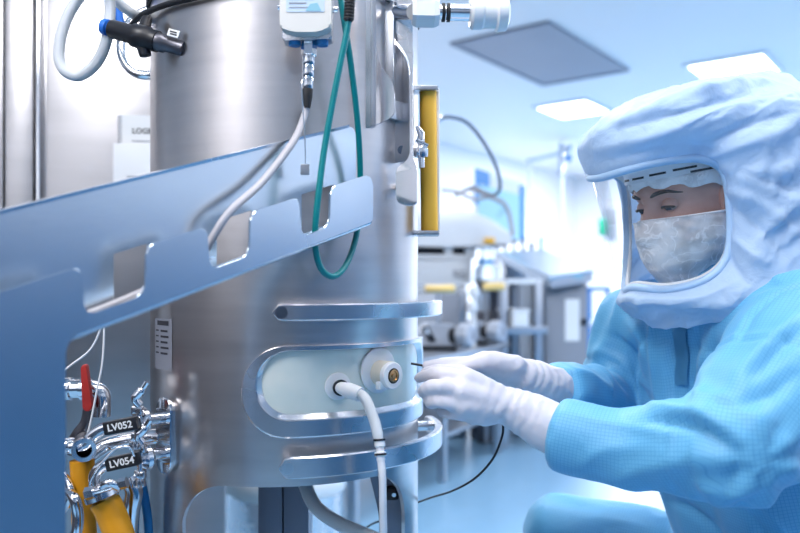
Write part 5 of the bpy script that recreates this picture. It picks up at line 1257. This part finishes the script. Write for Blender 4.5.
NPSI, NT = 16, 10
colsH = []
for j in range(10):
    colsH.append(cr([full[i][j] for i in range(18)], NPSI, True))      # around the opening for every station
nP = len(colsH[0]); rows = []
for p in range(nP): rows.append(cr([colsH[j][p] for j in range(10)], NT))
def creases(co, nor, bv, folds):
    """sharp cloth folds along lines lying on the surface: (points in the picture, width, height)"""
    out = np.zeros(len(co)); o = Vector((0, 0, H))
    for line, wd, amp in folds:
        pts = []
        for q in cr([(u, v, 0) for u, v in line], 5):
            h = bv.ray_cast(o, (P(q.x, q.y, 1.0) - o).normalized())
            if h[0] is not None: pts.append(np.array(h[0]))
        if len(pts) < 2: continue
        d = np.full(len(co), 1e9); tt = np.zeros(len(co)); n = len(pts) - 1
        for i in range(n):
            a, b_ = pts[i], pts[i + 1]; e_ = b_ - a
            if np.linalg.norm(e_) > 0.06: continue
            t = np.clip(((co - a) @ e_) / max(e_ @ e_, 1e-9), 0, 1); dd = np.linalg.norm(co - (a + t[:, None] * e_), axis=1)
            k = dd < d; d[k] = dd[k]; tt[k] = (i + t[k]) / n
        out += amp * np.exp(-(d / wd) ** 1.5) * np.sin(np.pi * np.clip(tt * 0.9 + 0.05, 0, 1)) ** 0.6
    return out
FOLDS = [
 ([(650, 420), (680, 421), (703, 429), (724, 440)], 0.007, -0.013), ([(632, 404), (668, 408), (700, 416), (722, 430)], 0.010, 0.007), ([(565, 412), (620, 425), (680, 433)], 0.006, 0.003),
 ([(724, 440), (738, 462), (728, 488), (700, 503)], 0.009, -0.007), ([(742, 448), (756, 470), (748, 494)], 0.011, 0.007), ([(690, 485), (740, 492), (795, 465)], 0.010, 0.006),
 ([(752, 380), (778, 352), (799, 332)], 0.008, -0.007), ([(742, 372), (768, 342), (795, 318)], 0.010, 0.006), ([(745, 405), (775, 392), (799, 372)], 0.009, -0.006), ([(738, 342), (752, 318), (776, 296), (797, 288)], 0.007, -0.009), ([(730, 352), (746, 322), (768, 300)], 0.009, 0.006),
 ([(690, 395), (722, 398), (750, 420), (752, 440)], 0.011, 0.006), ([(655, 308), (653, 345), (657, 395)], 0.008, 0.008), ([(668, 312), (670, 350), (674, 400)], 0.007, -0.007), ([(716, 318), (708, 355), (700, 400)], 0.009, 0.006), ([(704, 312), (698, 350), (692, 400)], 0.007, -0.006),
 ([(566, 370), (590, 374), (612, 390)], 0.009, 0.007), ([(580, 362), (606, 368), (628, 392)], 0.008, -0.008), ([(594, 350), (622, 362), (640, 392)], 0.010, 0.008), ([(608, 334), (632, 350), (646, 380)], 0.008, -0.008), ([(624, 318), (640, 336), (648, 360)], 0.008, 0.006),
 ([(655, 497), (690, 508), (720, 530)], 0.010, -0.010), ([(762, 500), (778, 515), (790, 533)], 0.012, 0.009), ([(740, 505), (755, 520), (765, 533)], 0.010, -0.008),
 ([(575, 470), (600, 452), (640, 446)], 0.009, 0.004), ([(600, 486), (640, 470), (690, 462)], 0.010, 0.005),
]
HOODFOLDS = [
 ([(592, 138), (654, 106), (701, 88), (748, 80), (778, 84)], 0.010, 0.007), ([(595, 150), (663, 134), (715, 112), (774, 98)], 0.009, 0.008), ([(610, 130), (680, 112), (740, 97)], 0.008, -0.008),
 ([(705, 158), (757, 141), (796, 130)], 0.009, 0.007), ([(715, 166), (757, 173), (798, 165)], 0.010, 0.006), ([(700, 148), (750, 124), (790, 112)], 0.008, -0.007), ([(722, 188), (766, 207), (798, 238)], 0.010, 0.008), ([(728, 205), (760, 228), (785, 255)], 0.008, -0.007),
 ([(733, 237), (757, 258), (771, 264)], 0.008, 0.007), ([(725, 250), (740, 275), (752, 285)], 0.008, -0.006), ([(612, 160), (677, 145), (719, 152)], 0.007, -0.005), ([(766, 128), (769, 160)], 0.003, 0.003), ([(740, 178), (775, 190), (799, 205)], 0.008, 0.006), ([(735, 170), (770, 182), (799, 190)], 0.006, -0.006),
 ([(660, 300), (700, 298), (738, 282)], 0.007, 0.004), ([(780, 150), (790, 180), (799, 200)], 0.006, 0.005),
]
def ridge(v): return 1 - 2 * abs(noise.noise(v))
bm = bmesh.new(); G = []
nR = len(rows[0])
for p in range(nP):
    row = []
    for i, q in enumerate(rows[p]):
        w_ = HW(q.x, q.y, q.z)
        dirv = Vector((q.x, q.y * 0.9, q.z * 0.9 + 0.02)).normalized()
        amp = min(1, max(0, (i - NT * 1.3) / (NT * 1.6)))
        # long folds that sweep back from the brim, and small paper-like creases
        sw = Vector((q.y * 4 + 3, (q.z + 0.40 * q.y) * 16, q.x * 7))
        f = 0.0115 * ridge(sw) + 0.0065 * ridge(Vector((q.y * 13 + 5, (q.z + 0.5 * q.y) * 30, q.x * 18))) + 0.0018 * noise.noise(q * 95)
        w_ = w_ + (HL_ * dirv.x + HF * dirv.y + HU * dirv.z) * (f - 0.003) * amp
        if i <= 1: w_ = w_
        row.append(bm.verts.new(w_))
    G.append(row)
for p in range(nP):
    A, B = G[p], G[(p + 1) % nP]
    for i in range(nR - 1): bm.faces.new((A[i], B[i], B[i + 1], A[i + 1]))
bm.verts.ensure_lookup_table(); bm.normal_update()
bmesh.ops.recalc_face_normals(bm, faces=bm.faces[:]); bm.normal_update()
co_h = np.array([v_.co[:] for v_ in bm.verts]); no_h = np.array([v_.normal[:] for v_ in bm.verts])
if (no_h[len(no_h) // 2] @ (co_h[len(no_h) // 2] - np.array(HO))) < 0: no_h = -no_h
dh = creases(co_h, no_h, BVHTree.FromBMesh(bm), HOODFOLDS)
for v_, d_, n_ in zip(bm.verts, dh, no_h): v_.co += Vector(n_) * d_
def cloth(name, col, rough, wr, wscale, trans=0.0, grid=False, var=0.05):
    m, nt, b = new_mat(name); L = nt.links
    b.inputs['Roughness'].default_value = rough; b.inputs['Sheen Weight'].default_value = 0.15; b.inputs['Sheen Roughness'].default_value = 0.4
    tc = nd(nt, 'ShaderNodeTexCoord'); n1 = nd(nt, 'ShaderNodeTexNoise'); n1.inputs['Scale'].default_value = wscale; n1.inputs['Detail'].default_value = 5; n1.inputs['Distortion'].default_value = 0.6
    bp = nd(nt, 'ShaderNodeBump'); bp.inputs['Strength'].default_value = wr; bp.inputs['Distance'].default_value = 0.01
    L.new(tc.outputs['Object'], n1.inputs['Vector']); L.new(n1.outputs['Fac'], bp.inputs['Height']); L.new(bp.outputs[0], b.inputs['Normal'])
    mr = nd(nt, 'ShaderNodeMapRange'); mr.inputs['To Min'].default_value = 1 - var; mr.inputs['To Max'].default_value = 1 + var
    hs = nd(nt, 'ShaderNodeHueSaturation'); hs.inputs['Color'].default_value = (*col, 1)
    L.new(n1.outputs['Fac'], mr.inputs['Value']); L.new(mr.outputs[0], hs.inputs['Value'])
    src = hs.outputs[0]
    if grid:
        uv = nd(nt, 'ShaderNodeUVMap'); uv.uv_map = 'weave'
        br = nd(nt, 'ShaderNodeTexBrick'); br.offset = 0; br.squash = 1; br.inputs['Scale'].default_value = 1; br.inputs['Brick Width'].default_value = 0.0052; br.inputs['Row Height'].default_value = 0.0052; br.inputs['Mortar Size'].default_value = 0.00055; br.inputs['Mortar Smooth'].default_value = 0.4
        br.inputs['Color1'].default_value = br.inputs['Color2'].default_value = (1, 1, 1, 1); br.inputs['Mortar'].default_value = (0.70, 0.80, 0.90, 1)
        mx = nd(nt, 'ShaderNodeMix'); mx.data_type = 'RGBA'; mx.blend_type = 'MULTIPLY'; mx.inputs['Factor'].default_value = 1
        L.new(uv.outputs[0], br.inputs['Vector']); L.new(src, mx.inputs['A']); L.new(br.outputs['Color'], mx.inputs['B']); src = mx.outputs['Result']
    L.new(src, b.inputs['Base Color'])
    if trans:
        tl = nd(nt, 'ShaderNodeBsdfTranslucent'); ms = nd(nt, 'ShaderNodeMixShader'); ms.inputs[0].default_value = trans
        L.new(src, tl.inputs['Color']); L.new(bp.outputs[0], tl.inputs['Normal']); L.new(b.outputs[0], ms.inputs[1]); L.new(tl.outputs[0], ms.inputs[2]); L.new(ms.outputs[0], nt.nodes['Material Output'].inputs['Surface'])
    return m
M['hood'] = cloth('hood_fabric', (0.52, 0.69, 0.90), 0.6, 0.36, 34, trans=0.28)
M['hoodrim'] = cloth('hood_rim_fabric', (0.44, 0.63, 0.88), 0.6, 0.12, 30)
M['cover'] = cloth('coverall_fabric', (0.13, 0.43, 0.69), 0.55, 0.14, 24, grid=True)
M['placket'] = cloth('placket_fabric', (0.13, 0.43, 0.69), 0.55, 0.14, 24)
hood = finish('hood', bm, M['hood'], person, 180)
bm = bmesh.new(); edge = [HW(q.x, q.y, q.z) for q in cr([f_[0] for f_ in full], 10, True)]
tube(bm, edge, 0.0065, 10, closed=True); finish('hood_hem', bm, M['hoodrim'], hood, 180)
bm = bmesh.new(); edge2 = [HW(q.x * 0.955, q.y * 0.97 - 0.001, q.z * 0.955 + 0.0004) for q in cr([f_[0] for f_ in full], 10, True)]
tube(bm, edge2, 0.0042, 8, closed=True); finish('visor_seal', bm, M['white'], hood, 180)
# visor: clear sheet bowed forward inside the opening
half = cr(OK_, 6); fwd = crs(FWD, 6); bm = bmesh.new(); rows = []
for i, q in enumerate(half):
    t = i / (len(half) - 1); yf = 0.166 + (0.102 - 0.166) * (0.04 - q.z) / 0.172
    row = []
    for k in range(33):
        a = R(-90 + 180 * k / 32); c_ = max(math.cos(a), 0) ** 0.75
        y0 = q.y + fwd[i] * (0.5 - 0.5 * math.sin(a)); row.append(bm.verts.new(HW(q.x * 0.985 * math.sin(a), y0 + max(yf - y0, 0.0) * c_ * 0.97, q.z)))
    rows.append(row)
for A, B in zip(rows, rows[1:]):
    for k in range(32): bm.faces.new((A[k], A[k + 1], B[k + 1], B[k]))
bmesh.ops.remove_doubles(bm, verts=bm.verts[:], dist=1e-5)
m = bpy.data.materials.new('clear_visor'); m.use_nodes = True; nt = m.node_tree; nt.nodes.remove(nt.nodes['Principled BSDF'])
tr_, gl, df_, mx, m2, fr, out = [nd(nt, x) for x in ('ShaderNodeBsdfTransparent', 'ShaderNodeBsdfGlossy', 'ShaderNodeBsdfDiffuse', 'ShaderNodeMixShader', 'ShaderNodeMixShader', 'ShaderNodeFresnel', 'ShaderNodeMath')]
gl.inputs['Roughness'].default_value = 0.06; fr.inputs['IOR'].default_value = 1.4; df_.inputs['Color'].default_value = (0.8, 0.88, 1, 1)
out.operation = 'MULTIPLY'; out.inputs[1].default_value = 0.3
L = nt.links; mx.inputs[0].default_value = 0.035; L.new(tr_.outputs[0], mx.inputs[1]); L.new(df_.outputs[0], mx.inputs[2]); L.new(fr.outputs[0], out.inputs[0]); L.new(out.outputs[0], m2.inputs[0]); L.new(mx.outputs[0], m2.inputs[1]); L.new(gl.outputs[0], m2.inputs[2])
L.new(m2.outputs[0], nt.nodes['Material Output'].inputs['Surface'])
finish('visor', bm, m, hood, 180)

# ------------------------------------------------------------------ coverall
def capsule_chain(bm, pts, rads, seg=20, n=5, cap=1.0):
    """closed tapered tube through points with round ends"""
    c = cr(pts, n); r = crs(rads, n)
    d0, d1 = (c[0] - c[1]).normalized(), (c[-1] - c[-2]).normalized()
    pre = [(c[0] + d0 * r[0] * math.sin(t) * cap, r[0] * math.cos(t) ** (1 if cap == 1 else 0.4)) for t in (1.45, 1.1, 0.7, 0.35)]
    post = [(c[-1] + d1 * r[-1] * math.sin(t), r[-1] * math.cos(t)) for t in (0.35, 0.7, 1.1, 1.45)]
    A = pre + list(zip(c, r)) + post
    b2 = bmesh.new(); tube(b2, [a for a, _ in A], [b for _, b in A], seg); merge(bm, b2)
YN = lambda u, v, Y: P(u, v, Y)
ARM_N = [YN(556, 434, 1.120), YN(590, 442, 1.10), YN(640, 449, 1.07), YN(690, 448, 1.02), YN(735, 447, 0.985)]
RN = [0.056, 0.056, 0.059, 0.066, 0.078]
UP_N = [YN(735, 447, 0.985), YN(772, 388, 1.05), SHL + Vector((0.02, 0.02, 0.0))]
UP_B = [YN(735, 450, 0.985), YN(795, 428, 1.05), YN(850, 380, 1.12)]
ARM_F = [YN(556, 390, 1.28), YN(583, 393, 1.36), YN(608, 405, 1.48)]
UP_F = [YN(608, 405, 1.48), YN(622, 365, 1.49), SHR]
LIMBS = [
    (ARM_N, RN), (UP_N, [0.078, 0.086, 0.105]), (UP_B, [0.06, 0.072, 0.09]),
    (ARM_F, [0.050, 0.056, 0.065]), (UP_F, [0.066, 0.072, 0.082]),
]
for s_ in (0.07, -0.07):
    LIMBS.append(([PEL + HL_ * s_, Vector((0.67, 1.34, 0.58)) + HL_ * s_, Vector((0.605, 1.32, 0.78)) + HL_ * s_, Vector((0.565, 1.305, 0.885)) + HL_ * s_], [0.14, 0.145, 0.15, 0.115]))
LIMBS.append(([SHL, Vector((0.535, 1.30, 0.94)), SHR], [0.09, 0.085, 0.08]))
LIMBS.append(([Vector((0.54, 1.30, 0.90)), Vector((0.52, 1.29, 0.985))], [0.09, 0.082]))
KN_N, KN_F = Vector((0.33, 1.17, 0.50)), Vector((0.335, 1.62, 0.485))
FT_N, FT_F = Vector((0.47, 1.19, 0.10)), Vector((0.46, 1.60, 0.10))
for hip, kn, ft in ((PEL + HL_ * 0.11, KN_N, FT_N), (PEL - HL_ * 0.11, KN_F, FT_F)):
    LIMBS.append(([hip, hip.lerp(kn, 0.5) + Vector((0, 0, 0.03)), kn], [0.115, 0.095, 0.080]))
    LIMBS.append(([kn, kn.lerp(ft, 0.5), ft], [0.078, 0.068, 0.052]))
bm = bmesh.new()
for p_, r_ in LIMBS: capsule_chain(bm, p_, r_, cap=0.12 if p_[0] in (ARM_N[0], ARM_F[0]) else 1.0)
def remeshed(bm, voxel, name):
    me = bpy.data.meshes.new(name); bm.to_mesh(me); bm.free()
    o = bpy.data.objects.new('tmp', me); COL.objects.link(o)
    md = o.modifiers.new('r', 'REMESH'); md.mode = 'VOXEL'; md.voxel_size = voxel; md.use_smooth_shade = True
    dg = bpy.context.evaluated_depsgraph_get(); dg.update()
    out = bpy.data.meshes.new_from_object(o.evaluated_get(dg)); out.name = name
    bpy.data.objects.remove(o); bpy.data.meshes.remove(me)
    return out
def mesh_np(me):
    n = len(me.vertices); co = np.empty(n * 3); me.vertices.foreach_get('co', co)
    e = np.empty(len(me.edges) * 2, int); me.edges.foreach_get('vertices', e)
    return co.reshape(-1, 3), e.reshape(-1, 2)
def laplace(co, e, it, lam=0.5):
    deg = np.bincount(e.ravel(), minlength=len(co))[:, None].astype(float)
    for _ in range(it):
        s = np.zeros_like(co); np.add.at(s, e[:, 0], co[e[:, 1]]); np.add.at(s, e[:, 1], co[e[:, 0]])
        co = co + lam * (s / np.maximum(deg, 1) - co)
    return co
me = remeshed(bm, 0.0065, 'coverall')
co, e = mesh_np(me); co = laplace(co, e, 14)
me.vertices.foreach_set('co', co.ravel()); me.update()
nor = np.empty(len(co) * 3); me.vertices.foreach_get('normal', nor); nor = nor.reshape(-1, 3)
# nearest limb segment per vertex
SEG = []
for li, (p_, r_) in enumerate(LIMBS):
    acc = 0.0
    for k in range(len(p_) - 1):
        L_ = (p_[k + 1] - p_[k]).length; SEG.append((li, np.array(p_[k]), np.array(p_[k + 1]), r_[k], r_[k + 1], acc)); acc += L_
best = np.full(len(co), 1e9); bs = np.zeros(len(co), int); bt = np.zeros(len(co))
for si, (li, a, b_, ra_, rb_, acc) in enumerate(SEG):
    d = b_ - a; t = np.clip(((co - a) @ d) / (d @ d), 0, 1); dist = np.linalg.norm(co - (a + t[:, None] * d), axis=1) - (ra_ + (rb_ - ra_) * t)
    k = dist < best; best[k] = dist[k]; bs[k] = si; bt[k] = t[k]
elN, elF = np.array(ARM_N[-1]), np.array(UP_F[0]); cuN = np.array(ARM_N[0])
disp = np.zeros(len(co))
for i in range(len(co)):
    li, a, b_, ra_, rb_, acc = SEG[bs[i]]; p = Vector(co[i]); d = Vector(b_ - a).normalized()
    al = (p - Vector(a)).dot(d) + acc; w_ = p - d * p.dot(d)
    if li in (0, 3):      # forearm: folds run round and slightly along
        q = Vector((al * 11, 0, 0)) + w_ * 7; f = 0.0045 * ridge(q) + 0.0025 * noise.noise(q * 2.2)
    elif li in (1, 2, 4): # upper arm: long folds along the sleeve
        q = d * (al * 4.5) + w_ * 15; f = 0.0075 * ridge(q) + 0.003 * noise.noise(q * 2.0)
    elif li in (5, 6):    # torso: upright drapes
        q = d * (al * 3.0) + w_ * 11; f = 0.010 * ridge(q) + 0.004 * noise.noise(q * 2.1)
    elif li in (7, 8):
        q = p * 13; f = 0.007 * ridge(q)
    else:
        q = d * (al * 5) + w_ * 12; f = 0.007 * ridge(q) + 0.003 * noise.noise(q * 2.3)
    g = math.exp(-((p - Vector(elN)).length / 0.10) ** 2)
    if g > 0.02:
        q = p - Vector(elN); ang = math.atan2(q.z, -q.x); f += g * 0.007 * math.sin(ang * 7 + q.length * 30)
    disp[i] = f - 0.003
deg = np.bincount(e.ravel(), minlength=len(co)).astype(float)
for _ in range(2):
    s = np.zeros(len(co)); np.add.at(s, e[:, 0], disp[e[:, 1]]); np.add.at(s, e[:, 1], disp[e[:, 0]]); disp = 0.5 * disp + 0.5 * s / np.maximum(deg, 1)
bv0 = BVHTree.FromPolygons([Vector(c) for c in co], [list(p.vertices) for p in me.polygons])
disp += creases(co, nor, bv0, FOLDS)
co = co + nor * disp[:, None]
me.vertices.foreach_set('co', co.ravel())
# weave coordinates: arc length and girth in metres
uvl = me.uv_layers.new(name='weave'); nl = len(me.loops)
lv_ = np.empty(nl, int); me.loops.foreach_get('vertex_index', lv_)
ls = np.empty(len(me.polygons), int); me.polygons.foreach_get('loop_start', ls); lt = np.empty(len(me.polygons), int); me.polygons.foreach_get('loop_total', lt)
fidx = np.repeat(np.arange(len(ls)), lt); fv = lv_[ls]; seg_l = bs[fv][fidx]
uv = np.zeros((nl, 2))
axes = {}
for si, (li, a, b_, ra_, rb_, acc) in enumerate(SEG):
    d = (b_ - a) / np.linalg.norm(b_ - a); hid = np.array([0.25, 0.9, -0.3]); hid = hid - d * (hid @ d); hid /= np.linalg.norm(hid); h2 = np.cross(d, hid)
    k = np.where(seg_l == si)[0]
    if not len(k): continue
    q = co[lv_[k]] - a; ang = np.arctan2(q @ h2, -(q @ hid))
    a0 = co[lv_[ls[fidx[k]]]] - a; ang0 = np.arctan2(a0 @ h2, -(a0 @ hid)); ang = ang0 + (ang - ang0 + np.pi) % (2 * np.pi) - np.pi
    R_ = {0: 0.058, 1: 0.085, 2: 0.075, 3: 0.055, 4: 0.07}.get(li, 0.14 if li < 7 else 0.085)
    uv[k, 0] = q @ d + acc; uv[k, 1] = ang * R_
uvl.data.foreach_set('uv', uv.ravel())
me.update()
# keep the sleeves open at the cuffs: the gloves start there
cov = finish('coverall', me, M['cover'], person, 180)
covw = Vector(WORLD[cov]); bv = BVHTree.FromPolygons([Vector(c) for c in co], [list(p.vertices) for p in me.polygons])
# zipper placket and seams lie on the cloth
def on_cloth(u, v, off=0.002):
    d = P(u, v, 1.0) - Vector((0, 0, H)); d.normalize(); h = bv.ray_cast(Vector((0, 0, H)), d)
    return (h[0] + h[1] * off, h[1]) if h[0] else (None, None)
bm = bmesh.new(); pv = None
for k in range(16):
    v_ = 304 + 110 * k / 15; row = []
    for u_ in (676 + 2 * k / 15, 688 + 3 * k / 15):
        q, n_ = on_cloth(u_ + 1.2 * math.sin(k * 1.1), v_, 0.004)
        row.append(q)
    if all(r is not None for r in row) and abs(row[0].y - row[1].y) < 0.08:
        rv_ = [bm.verts.new(r) for r in row]
        if pv: bm.faces.new((pv[0], rv_[0], rv_[1], pv[1]))
        pv = rv_
    elif pv: break
if bm.faces:
    geo = bmesh.ops.solidify(bm, geom=bm.faces[:], thickness=0.003)
    finish('zip_placket', bm, M['placket'], cov, 60)
else: bm.free()
# boots
for ft in (FT_N, FT_F):
    bm = bmesh.new(); capsule_chain(bm, [ft + Vector((0.05, 0, -0.055)), ft + Vector((-0.06, 0, -0.055)), ft + Vector((-0.15, 0, -0.062))], [0.042, 0.045, 0.034]); 
    for v_ in bm.verts: v_.co.z = max(v_.co.z, 0.002)
    finish('boot', bm, M['white'], person, 60)

# ------------------------------------------------------------------ gloves
M['glove'] = plain('white_glove', (0.66, 0.65, 0.72), 0.5, sss=0.08, bump=0.12, bscale=90, var=0.02)
def glove(wrist, cuff, fingers, palm, label_unused, cuff_r, seed, thumb):
    bm = bmesh.new()
    for pts, rr in fingers: capsule_chain(bm, pts, rr, 14, 5)
    for pts, rr in palm: capsule_chain(bm, pts, rr, 16, 5)
    capsule_chain(bm, cuff, cuff_r, 24, 5)
    me = remeshed(bm, 0.0024, 'glove'); co, e = mesh_np(me); co = laplace(co, e, 7)
    me.vertices.foreach_set('co', co.ravel()); me.update()
    nor = np.empty(len(co) * 3); me.vertices.foreach_get('normal', nor); nor = nor.reshape(-1, 3)
    w0 = np.array(wrist); disp = np.zeros(len(co))
    ax = Vector(cuff[-1] - cuff[0]).normalized()
    for i in range(len(co)):
        p = Vector(co[i]); g = math.exp(-((p - Vector(wrist)).length / 0.05) ** 2); al = (p - Vector(wrist)).dot(ax); w_ = p - ax * p.dot(ax)
        disp[i] = 0.0007 * g * math.sin(al * 420 + 2.5 * noise.noise(p * 40 + Vector((seed, 0, 0)))) + 0.0012 * ridge(Vector((al * 30, 0, 0)) + w_ * 45) - 0.0004
    co = co + nor * disp[:, None]; me.vertices.foreach_set('co', co.ravel()); me.update()
    return finish('glove', me, M['glove'], person, 180)
# near (left) hand: back of the hand to the camera
W = P(510, 407, 1.13)
IM, MM, RMc, PM = P(466, 379, 1.118), P(461, 392, 1.105), P(464, 405, 1.105), P(474, 415, 1.115)
fing = [([IM, P(441, 374, 1.122), P(428, 375, 1.145), P(419, 378, 1.163)], [0.0125, 0.0108, 0.0095, 0.0075]),
        ([MM, P(438, 386, 1.10), P(425, 390, 1.122), P(424, 393, 1.146)], [0.0128, 0.0112, 0.0098, 0.0080]),
        ([RMc, P(441, 401, 1.102), P(430, 402, 1.124), P(433, 400, 1.148)], [0.0125, 0.0110, 0.0096, 0.0080]),
        ([PM, P(453, 413, 1.112), P(443, 412, 1.132), P(447, 408, 1.150)], [0.0115, 0.0098, 0.0086, 0.0072]),
        ([P(500, 396, 1.150), P(466, 375, 1.162), P(442, 371, 1.172), P(425, 373, 1.178)], [0.017, 0.0130, 0.0112, 0.0085])]
palm = [([W, IM], [0.024, 0.0165]), ([W, MM], [0.026, 0.0180]), ([W, RMc], [0.026, 0.0175]), ([W, PM], [0.023, 0.0155]), ([IM, MM, RMc, PM], [0.0135, 0.0145, 0.0145, 0.013]), ([P(488, 392, 1.13), P(486, 414, 1.125)], [0.020, 0.018])]
glove(W, [P(500, 404, 1.13), W, P(530, 416, 1.13), P(552, 428, 1.124), P(578, 439, 1.112)], fing, palm, 'left', [0.026, 0.0285, 0.034, 0.0375, 0.038], 1, None)
# far (right) hand: palm towards the camera, index and thumb pinching the probe
W2 = P(533, 377, 1.245)
I2, M2, R2, P2 = P(484, 362, 1.200), P(484, 369, 1.222), P(487, 378, 1.235), P(494, 386, 1.240)
fing = [([I2, P(462, 363, 1.192), P(443, 364, 1.188), P(426, 366, 1.186)], [0.0125, 0.0108, 0.0098, 0.0075]),
        ([M2, P(462, 366, 1.226), P(449, 372, 1.226), P(444, 377, 1.212)], [0.0125, 0.011, 0.0098, 0.008]),
        ([R2, P(466, 378, 1.240), P(456, 384, 1.236), P(456, 388, 1.220)], [0.012, 0.0106, 0.0095, 0.008]),
        ([P2, P(476, 389, 1.242), P(467, 393, 1.238), P(467, 396, 1.225)], [0.011, 0.0095, 0.0085, 0.007]),
        ([P(515, 366, 1.215), P(486, 361, 1.196), P(460, 369, 1.184), P(438, 371, 1.184)], [0.018, 0.0155, 0.0118, 0.0085])]
palm = [([W2, I2], [0.024, 0.017]), ([W2, M2], [0.025, 0.017]), ([W2, R2], [0.024, 0.016]), ([W2, P2], [0.022, 0.015]), ([I2, M2, R2, P2], [0.013] * 4)]
glove(W2, [P(522, 374, 1.235), W2, P(548, 384, 1.262), P(562, 389, 1.29), P(580, 393, 1.34)], fing, palm, 'right', [0.026, 0.028, 0.031, 0.034, 0.036], 2, None)
# probe in the fingers with its black cable
pb = thing('probe', P(412, 364.5, 1.185), 'thin black probe with hanging black cable pinched between the gloved fingertips', 'probe')
bm = bmesh.new(); tube(bm, [P(411, 363.5, 1.185), P(432, 367, 1.183), P(450, 370, 1.18)], [0.0018, 0.0018, 0.0018], 10); finish('rod', bm, M['black'], pb)
bm = bmesh.new(); tube(bm, cr([P(450, 370, 1.18), P(476, 378, 1.175), P(498, 398, 1.17), P(503, 425, 1.17), P(501, 440, 1.17), P(492, 460, 1.175), P(474, 479, 1.19), P(452, 491, 1.25), P(430, 498, 1.34), P(407, 507, 1.46), P(385, 519, 1.50), P(366, 528, 1.53), P(330, 560, 1.6)], 8), 0.0018, 10); finish('cable', bm, M['black'], pb, 60)
